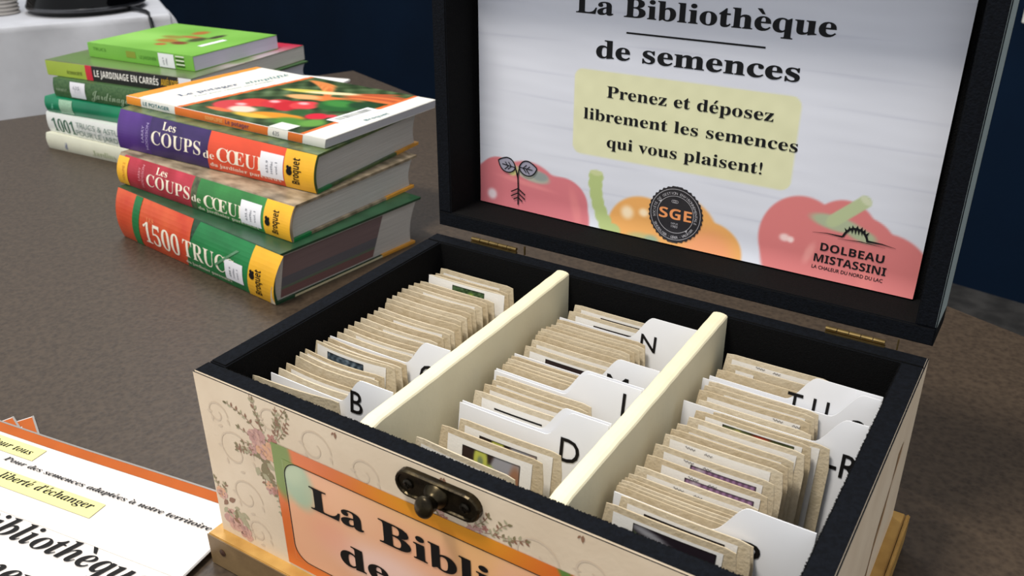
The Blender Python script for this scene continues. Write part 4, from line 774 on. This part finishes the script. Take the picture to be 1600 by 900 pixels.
b.block('spine_panel', .0003, .0725, .0003, .0187, mat('lime_print', (160, 182, 64), .4, var=.03, scale=40), .0002); b.block('spine_panel', .0720, .0835, .0003, .0187, mat('crimson_print', (204, 36, 58), .4), .0003); b.block('spine_panel', .0830, .2300, .0003, .0187, mat('black_print', (26, 24, 24), .4), .0002)
b.block('shelf_label', .2290, .2497, .0003, .0187, MATS['label_white'], .0004)
b.text('LE JARDINAGE EN CARRÉS', .0870, .0060, .109, .0082, white, 'bold', cuts=0, h=.0005, slant=.1); b.text('AMÉLIORÉ', .2000, .0066, .028, .0078, mat('gold_ink', (214, 168, 40), .5), 'bold', cuts=0, h=.0005, slant=.1); b.text('ÉCOSOCIÉTÉ', .0380, .0050, .0270, .0036, mat('olive_ink', (84, 96, 30), .5), 'bold', cuts=0, h=.0005)
def r5_fn(U, V):
    c = np.zeros(U.shape + (3,)); c[:] = (104, 108, 88); c += rnd2(U, V, 170, 6)[..., None] * 40; c = ell(c, U, V, .1, .03, .14, .04, (96, 124, 66), soft=.5)
    k = sm(.13, .17, V)[..., None]; c = c * (1 - k) + np.array((190, 40, 66.)) * k; c = ell(c, U, V, .242, .12, .02, .06, (176, 160, 164), soft=.6); c = ell(c, U, V, .238, .1, .01, .02, (120, 140, 90), soft=.5); return c
inked('cover_print', b.TOP, .0005, .2495, .0005, .2085, .0002, r5_fn, b.r, 90, 70, M_gloss)
b = Book((-.752, .4617, .1119), 3.7, .188, .147, .0180, 'lime green paperback, topmost of the rear stack', RS, mat('lime_cover', (122, 184, 70), .38, rgb2=(108, 172, 62), scale=12), mat('lilac_white_pages', (196, 192, 208), .8, var=.05, scale=40, stretch=(.3, .3, 60)), False, .0003, (0, 0), .0006)
b.sticker(.1290, .1560, .0003, .0172, 2); b.text('TRUCS', .010, .0095, .024, .0036, mat('dark_lime_ink', (70, 130, 34), .5), 'sans', cuts=0, h=.0005); b.text('LE JARDINIER', .0950, .0068, .030, .0040, MATS['dark_lime_ink'], 'sans', cuts=0, h=.0005)
b.block('spine_emblem', .0710, .0880, .0060, .0140, mat('ochre_green_print', (134, 146, 44), .4), .0003)
P = [];
for k in range(6): P.append(([(.1585, .003 + k * .0024), (.1730, .003 + k * .0024), (.1730, .0042 + k * .0024), (.1585, .0042 + k * .0024)], k % 2))
polyset('striped_print', b.S, [q for q in P], .0004, [black_ink, white], b.r)
def r6_fn(U, V):
    c = np.zeros(U.shape + (3,)); c[:] = (126, 186, 76); c += rnd2(U, V, 60, 4)[..., None] * 12; c = ell(c, U, V, .03, .06, .05, .03, (150, 208, 100), soft=.7)
    for cx, cy, rx, ry, q in ((.085, .055, .016, .010, (170, 120, 50)), (.075, .075, .018, .008, (150, 140, 60)), (.10, .085, .02, .006, (176, 110, 60)), (.112, .050, .012, .008, (130, 60, 36)), (.118, .075, .010, .014, (70, 80, 40)), (.088, .11, .01, .012, (176, 110, 50)), (.128, .10, .006, .014, (60, 50, 40)), (.095, .035, .008, .006, (186, 96, 50))): c = ell(c, U, V, cx, cy, rx, ry, q, soft=.4)
    return c
inked('cover_print', b.TOP, .0004, .1876, .0004, .1466, .0002, r6_fn, b.r, 80, 60, M_gloss); patch('library_label', b.TOP, .1475, .1560, .046, .090, .0004, MATS['label_white'], b.r)
# white leaflet behind the rear stack
boxo('leaflet', -.13, 0, -.21, 0, 0, .004, paper, None, bev=.0005); o = bpy.data.objects['leaflet']; o.location = (-.6871, .877, 0); o.rotation_euler = (0, 0, R(12)); tag(o, 'white leaflet lying on the table behind the rear stack', 'leaflet')

# ------------------------------------------------------------------ laminated sheets at the front left
def sheet(loc, ang, z, label, top=False, sag=0.0015):
    o = root('laminated_sheet', (loc[0], loc[1], z), label, 'sheet', (0, 0, R(ang)), 'laminated orange bordered sheets left of the box'); W_, H_ = .279, .216
    def f(x, y, h=0): return Vector((x, y, h + .0006 + sag * (math.sin((x + .1) * 22) * .5 + .5) * max(0, 1 + y / .07)))
    g = G(); n = 24; g.grid([[f(-W_ + W_ * i / n, -H_ + H_ * j / 8, .0) for i in range(n + 1)] for j in range(9)]); g.build('sheet_paper', mat('sheet_white', (218, 212, 208), .6, spec=.2, var=.01, scale=30), o)
    bd = mat('sheet_orange', (170, 84, 26), .6, spec=.2, var=.04, scale=60); m0, m1 = .0013, .0088
    P = G(); P.grid([[f(-W_ + m0 + (W_ - 2 * m0) * i / n, y, .0003) for i in range(n + 1)] for y in (-m1, -m0)])
    if not top: P.grid([[f(x, -H_ + m0 + (H_ - 2 * m0) * i / 12, .0003) for x in (-m1, -m0)] for i in range(13)]); P.grid([[f(x, -H_ + m0 + (H_ - 2 * m0) * i / 12, .0003) for x in (-W_ + m0, -W_ + m1)] for i in range(13)])
    P.build('orange_border', bd, o)
    e = G(); e.grid([[f(-W_ + W_ * i / n, y, .0004) for i in range(n + 1)] for y in (-m0, .0)]); e.grid([[f(x, -H_ + H_ * i / 12, .0004) for x in (-m0, 0)] for i in range(13)]); e.build('laminate_edge', mat('clear_laminate_edge', (140, 136, 132), .3, spec=.4), o)
    return o, f
sheet((-.2225 + .279 * math.cos(R(-24)), .0226 + .279 * math.sin(R(-24))), -24, .0002, 'lowest laminated sheet whose orange corner sticks out highest at the far left'); sheet((-.2323 + .279 * math.cos(R(-17)), .0140 + .279 * math.sin(R(-17))), -17, .0012, 'second laminated sheet with a pointed orange corner under the top sheet')
so, sf = sheet((-.0153, .0373), 8.2, .0028, 'top laminated sheet with French lettering and an orange border', True)
yh = mat('yellow_highlight', (222, 216, 150), .6, spec=.2)
patch('highlight_band', sf, -.2300, -.1630, -.0236, -.0118, .0005, yh, so, 6, 1); patch('highlight_band', sf, -.2300, -.0850, -.0495, -.0366, .0005, yh, so, 10, 1)
lettering('sheet_lettering', sf, 'Pour tous', -.2080, -.0200, .0385, .0052, black_ink, so, 'ital', .0007); lettering('sheet_lettering', sf, 'Pour des semences adaptées à notre territoire', -.1815, -.0300, .1700, .0036, black_ink, so, 'ital', .0007)
lettering('sheet_lettering', sf, "La liberté d'échanger", -.1850, -.0437, .0948, .0056, black_ink, so, 'ital', .0007); lettering('sheet_title', sf, 'La Bibliothèque', -.1935, -.0806, .1790, .0140, black_ink, so, 'ital', .0007)
lettering('sheet_title', sf, 'de semences', -.1700, -.1060, .1350, .0140, black_ink, so, 'ital', .0007)
patch('grey_rule', sf, -.25, -.003, -.0655, -.0651, .0005, mat('faint_rule', (226, 224, 214), .4), so, 8, 1)

# ------------------------------------------------------------------ cloth covered table behind, left
ct = root('cloth_table', (-1.5, 1.16, 0), 'table under a white cloth at the far left', 'table')
f1 = Vector((-.527, -.85, 0)).normalized(); f2 = Vector((-.85, .527, 0)).normalized()
g = G(); c_ = Vector((0, 0, 0)); L1, L2 = 1.3, .75
g2 = quad
bm = bmesh.new()
def pt(a, b_, z): p = f1 * a + f2 * b_; return (p.x, p.y, z)
P = G(); vs = [pt(.01, .01, z) for z in (-.03, -.004)]
top_ = G(); top_.face([pt(.01, .01, -.004), pt(.01, L2, -.004), pt(L1, L2, -.004), pt(L1, .01, -.004)]); top_.face([pt(.01, .01, -.03), pt(L1, .01, -.03), pt(L1, L2, -.03), pt(.01, L2, -.03)])
top_.face([pt(.01, .01, -.03), pt(.01, L2, -.03), pt(.01, L2, -.004), pt(.01, .01, -.004)]); top_.face([pt(L1, .01, -.03), pt(.01, .01, -.03), pt(.01, .01, -.004), pt(L1, .01, -.004)]); top_.build('tabletop', mat('grey_tabletop', (120, 118, 116), .6, var=.05, scale=20), ct)
for a, b_ in ((.08, .08), (L1 - .08, .08), (.08, L2 - .08), (L1 - .08, L2 - .08)):
    p = f1 * a + f2 * b_; g = G(); g.tube([(p.x, p.y, -.73), (p.x, p.y, -.03)], .018, 12); g.build('leg', MATS['dark_table_frame'], ct)
cloth = root('tablecloth', (-1.5, 1.16, 0), 'white tablecloth hanging over the far left table', 'tablecloth')
per = [(L1 * (1 - i / 60), 0, 0, -1) for i in range(61)] + [(-.0, 0, -1 * math.sin(a), -1 * math.cos(a)) for a in [R(9 * k) for k in range(1, 10)]] + [(0, L2 * i / 30, -1, 0) for i in range(31)]
rows = []
for j, (dz, out) in enumerate(((0, -.006), (0, 0), (-.004, .006), (-.015, .010), (-.04, .014), (-.1, .02), (-.2, .03), (-.35, .042), (-.5, .055))):
    r_ = []
    for i, (a, b_, na, nb) in enumerate(per):
        w_ = (.55 + .45 * math.sin(i * .55 + 1) * math.sin(i * .21)) if j > 2 else 1
        corner = 1 + (1.3 if 58 < i < 74 else 0) * (j / 8); o2 = out * w_ * corner; r_.append(pt(a + na * o2, b_ + nb * o2, dz + (0 if j < 3 else .0)))
    rows.append(r_)
g = G(); g.grid([[Vector(p) for p in r_] for r_ in rows]); g.grid([[Vector(pt(L1 * i / 8, L2 * j / 6, .0001)) for i in range(9)] for j in range(7)])
g.build('cloth_sheet', mat('white_cloth', (196, 196, 200), .9, var=.05, scale=14, bump=.4, bscale=60), cloth, smooth=True)
# black glossy domed appliance and its cord
dm = root('black_appliance', (-1.725, 1.105, .0015), 'glossy black domed appliance on the white tablecloth', 'appliance')
bk = mat('glossy_black', (4, 4, 5), .08, var=.1, scale=10, spec=.22)
g = G(); g.lathe([(0, .0), (.110, .0), (.126, .004), (.133, .012), (.132, .022), (.122, .045), (.104, .08), (.088, .12), (.080, .17), (.077, .22), (0, .23)], 48); g.build('shell', bk, dm, smooth=True)
g = G(); g.lathe([(.1335, .010), (.1352, .014), (.1335, .018)], 48); g.build('base_ring', mat('dark_chrome', (90, 90, 92), .2, metal=.9, var=.05, scale=30), dm, smooth=True)
g = G()
cp = Vector((-1.515, 1.172, 0))
cc = lambda a, b_, z: tuple(Vector((-1.5, 1.16, z)) + f1 * a + f2 * b_)
g.tube([cc(.10, .10, .010), cc(.06, .05, .006), cc(.048, .02, .006), cc(.044, .0, .004), cc(.043, -.014, -.006), cc(.042, -.024, -.03), cc(.041, -.034, -.09), cc(.041, -.044, -.2), cc(.04, -.065, -.4), cc(.04, -.09, -.69)], .0045, 8)
tag(g.build('power_cord', mat('black_rubber', (24, 26, 30), .5, var=.1, scale=50), smooth=True), 'black power cord hanging over the corner of the white tablecloth', 'cord')
# stacked white cups, upside down
g = G(); g.lathe([(.0, .088), (.026, .088), (.028, .086), (.038, .006), (.041, .004), (.0415, .0018), (.040, 0), (.0375, .002), (.0265, .083), (0, .0845)], 32)
cm = mat('white_foam', (168, 163, 158), .7, var=.03, scale=60); N_ = 9; cup0 = g.build('cup', cm, smooth=True)
for k in range(N_):
    c = cup0 if k == 0 else cup0.copy()
    if k: COL.objects.link(c)
    c.location = (-1.842, .957, .0012 + k * .0085); tag(c, 'upturned white cup in the stack at the far left, %s from the bottom' % ORD[k], 'cup', 'stacked white cups on the tablecloth')
